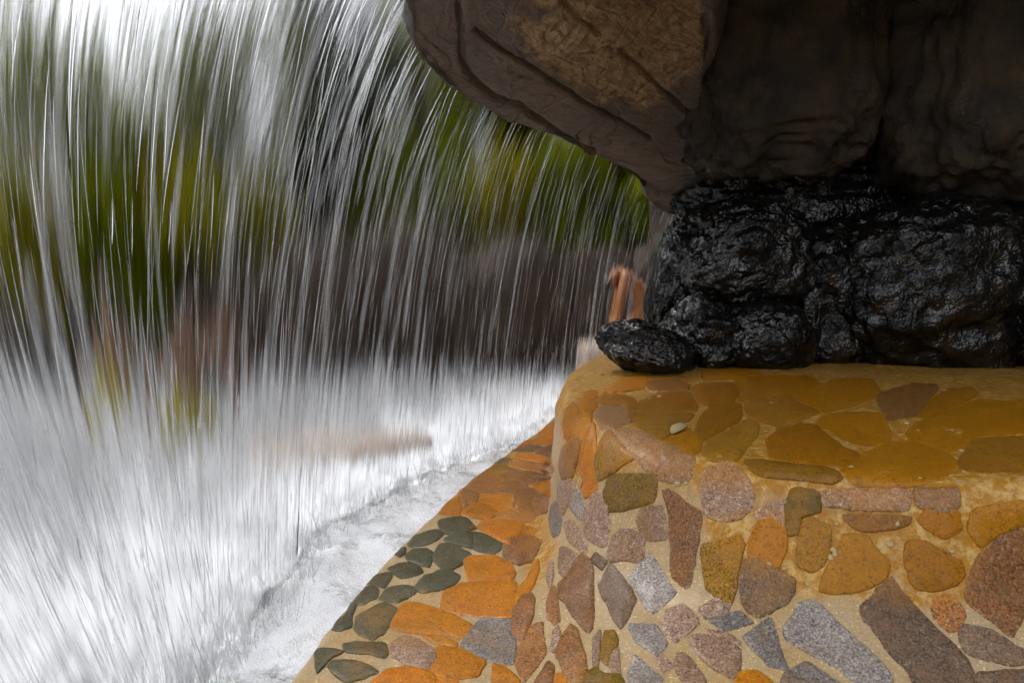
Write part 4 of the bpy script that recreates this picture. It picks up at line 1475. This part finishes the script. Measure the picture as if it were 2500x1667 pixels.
fall = empty('waterfall', (-0.9, 3.2, 0.0))
tag(fall, 'wide streaked curtain of falling water pouring off the rock overhang', 'waterfall')
FO = np.array(fall.location)
NSF, NTF = 420, 60
for layer, (dv, white, seed, ior) in enumerate([(0.0, 0.36, 1, 1.16), (0.09, 0.28, 5, 1 / 1.16)]):
    ss = np.linspace(0.0, LEN - 0.2, NSF)
    S2, K2 = np.meshgrid(ss, np.linspace(0, 1, NTF), indexing='ij')
    T2 = K2 * fall_time(S2)
    wv = fbm(np.stack([S2.ravel() * 2.2, K2.ravel() * 0.6, np.full(S2.size, seed * 4.0)], 1), 3).reshape(S2.shape)
    Pf = flow(S2, T2, dv + 0.08 * wv * K2, off=-0.07 + 0 * S2)
    film_q = grid_quads(NSF, NTF)
    fa, fb, fc = (Pf.reshape(-1, 3)[film_q[NSF * NTF // 2, j]] for j in range(3))
    if np.dot(np.cross(fb - fa, fc - fa), np.array([0.6, -0.8, 0])) < 0:
        film_q = film_q[:, ::-1]
    me = mesh_np('water_film', Pf.reshape(-1, 3) - FO, film_q, attrs={'aer': (0.18 * K2 ** 3 - 0.12).ravel(), 'ripple': np.interp(S2, [0, 1.2, 3.5, 6], [0.15, 0.4, 0.9, 1.0]).ravel()})
    uvl = me.uv_layers.new(name='UVMap')
    vi = np.zeros(len(me.loops), np.int32)
    me.loops.foreach_get('vertex_index', vi)
    Lf = -2.3 * 0 + (K2 * 2.3)
    uvc = np.stack([S2.ravel()[vi], Lf.ravel()[vi]], 1).astype(np.float32)
    uvl.data.foreach_set('uv', uvc.ravel())
    o = obj('water_film', me, film_mat('falling_water_film_%d' % layer, seed, white, ior), fall)
    o['kind'] = 'stuff'


def threads(N, s_rng, len_rng, r_rng, seed, dvs=0.12, das=7.0, t_bias=1.0, K=9, offs=0.03, tmin=0.0):
    g = np.random.default_rng(seed)
    cdf = np.cumsum(1.0 / np.maximum(lipF[:, 1], 1.2) ** 0.8 * np.gradient(seg) * (0.25 + np.clip(0.6 + 2.2 * fbm(np.stack([seg * 5.0, seg * 0, seg * 0 + seed], 1), 3), 0, 2)))
    cdf /= cdf[-1]
    s = np.clip(np.interp(g.uniform(0, 1, N), cdf, seg), *s_rng)
    te = fall_time(s)
    ln = g.uniform(*len_rng, N) ** 1.0
    t0 = (tmin + (1 - tmin) * g.uniform(0, 1, N) ** t_bias) * te
    spd = VZ0 + 9.8 * t0
    t1 = np.minimum(t0 + ln / spd, te * 1.01)
    k = np.linspace(0, 1, K)
    t = t0[:, None] + (t1 - t0)[:, None] * k[None]
    dv = np.clip(g.normal(0.04, dvs, N), -dvs * 0.6, dvs * 2.2)
    da = g.normal(0, das, N)
    off = -0.06 + np.clip(g.normal(0, offs, N), -0.02, 3 * offs)
    one = np.ones((1, K))
    P = flow(s[:, None] * one, t, dv[:, None] * one, da[:, None] * one, off[:, None] * one)
    P[..., 2] = np.maximum(P[..., 2], 0.0)
    jit = fbm(np.stack([s[:, None] * one * 40, t * 9, seed + 0 * t], -1).reshape(-1, 3), 2).reshape(N, K)
    P[..., 0] += jit * 0.012
    r = g.uniform(*r_rng, N)[:, None] * np.sin(np.pi * np.clip(k, 0.03, 0.97))[None] ** 0.7
    tg = np.gradient(P, axis=1)
    tg /= np.linalg.norm(tg, axis=-1, keepdims=True) + 1e-9
    a = np.cross(tg, np.array([0.0, 1.0, 0.05]))
    a /= np.linalg.norm(a, axis=-1, keepdims=True) + 1e-9
    b = np.cross(tg, a)
    V = np.stack([P + a * r[..., None], P + b * r[..., None], P - a * r[..., None], P - b * r[..., None]], 2)   # N,K,4,3
    base = (np.arange(N) * K * 4)[:, None, None]
    i = np.arange(K - 1)[None, :, None] * 4
    j = np.arange(4)[None, None, :]
    Q = np.stack([base + i + j, base + i + (j + 1) % 4, base + i + 4 + (j + 1) % 4, base + i + 4 + j], -1).reshape(-1, 4)
    fade = np.broadcast_to((g.uniform(0.35, 1.0, N)[:, None] * np.sin(np.pi * k)[None] ** 0.5)[..., None], (N, K, 4))
    return V.reshape(-1, 3) - FO, Q, fade.ravel()


def add_threads(name, mat, *a, **kw):
    V, Q, fd = threads(*a, **kw)
    o = obj(name, mesh_np(name, V, Q, attrs={'fade': fd}), mat, fall)
    o['kind'] = 'stuff'
    return o


SR = (0.05, LEN - 0.4)
add_threads('water_threads', M['thread'], 2100, SR, (0.12, 0.5), (0.0006, 0.0018), 21, t_bias=0.8)
add_threads('water_threads', M['thread'], 480, SR, (0.4, 1.3), (0.0007, 0.0024), 22, t_bias=0.7)
add_threads('clear_threads', M['glass_thread'], 1100, SR, (0.12, 0.45), (0.0012, 0.0032), 23, t_bias=1.2)
add_threads('water_ribbons', M['ribbon'], 260, SR, (0.3, 1.1), (0.006, 0.020), 31, t_bias=0.8)
add_threads('spray', M['spray'], 3000, SR, (0.05, 0.22), (0.0010, 0.003), 24, dvs=0.3, das=16, offs=0.10, tmin=0.75)



def splash(N, seed):
    g = np.random.default_rng(seed)
    cdf = np.cumsum(1.0 / np.maximum(lipF[:, 1], 1.2) ** 1.0 * np.gradient(seg))
    s = np.clip(np.interp(g.uniform(0, 1, N), cdf / cdf[-1], seg), *SR)
    te = fall_time(s)
    B0 = flow(s, te, g.normal(0.03, 0.07, N), g.normal(0, 5, N), g.normal(-0.05, 0.05, N))
    K = 5
    k = np.linspace(0, 1, K)
    h = g.gamma(2.0, 0.035, N)
    lean = g.normal(0, 0.25, (N, 2))
    P = np.zeros((N, K, 3))
    P[..., 0] = B0[:, None, 0] + lean[:, 0:1] * h[:, None] * k
    P[..., 1] = B0[:, None, 1] + lean[:, 1:2] * h[:, None] * k
    P[..., 2] = 0.0 + h[:, None] * k
    r = g.uniform(0.0012, 0.0045, N)[:, None] * (1.05 - k)[None] ** 0.7
    V = np.stack([P + np.array(d)[None, None] * r[..., None] for d in ((1, 0, 0), (0, 1, 0), (-1, 0, 0), (0, -1, 0))], 2)
    base = (np.arange(N) * K * 4)[:, None, None]
    i = np.arange(K - 1)[None, :, None] * 4
    j = np.arange(4)[None, None, :]
    Q = np.stack([base + i + j, base + i + (j + 1) % 4, base + i + 4 + (j + 1) % 4, base + i + 4 + j], -1).reshape(-1, 4)
    fade = np.broadcast_to((g.uniform(0.4, 1, N)[:, None] * (1.0 - 0.8 * k)[None])[..., None], (N, K, 4)).ravel()
    o = obj('splash', mesh_np('splash', V.reshape(-1, 3) - FO, Q, attrs={'fade': fade}), M['splash'], fall)
    o['kind'] = 'stuff'


splash(6500, 77)
print('BUILD DONE', len(bpy.data.objects))
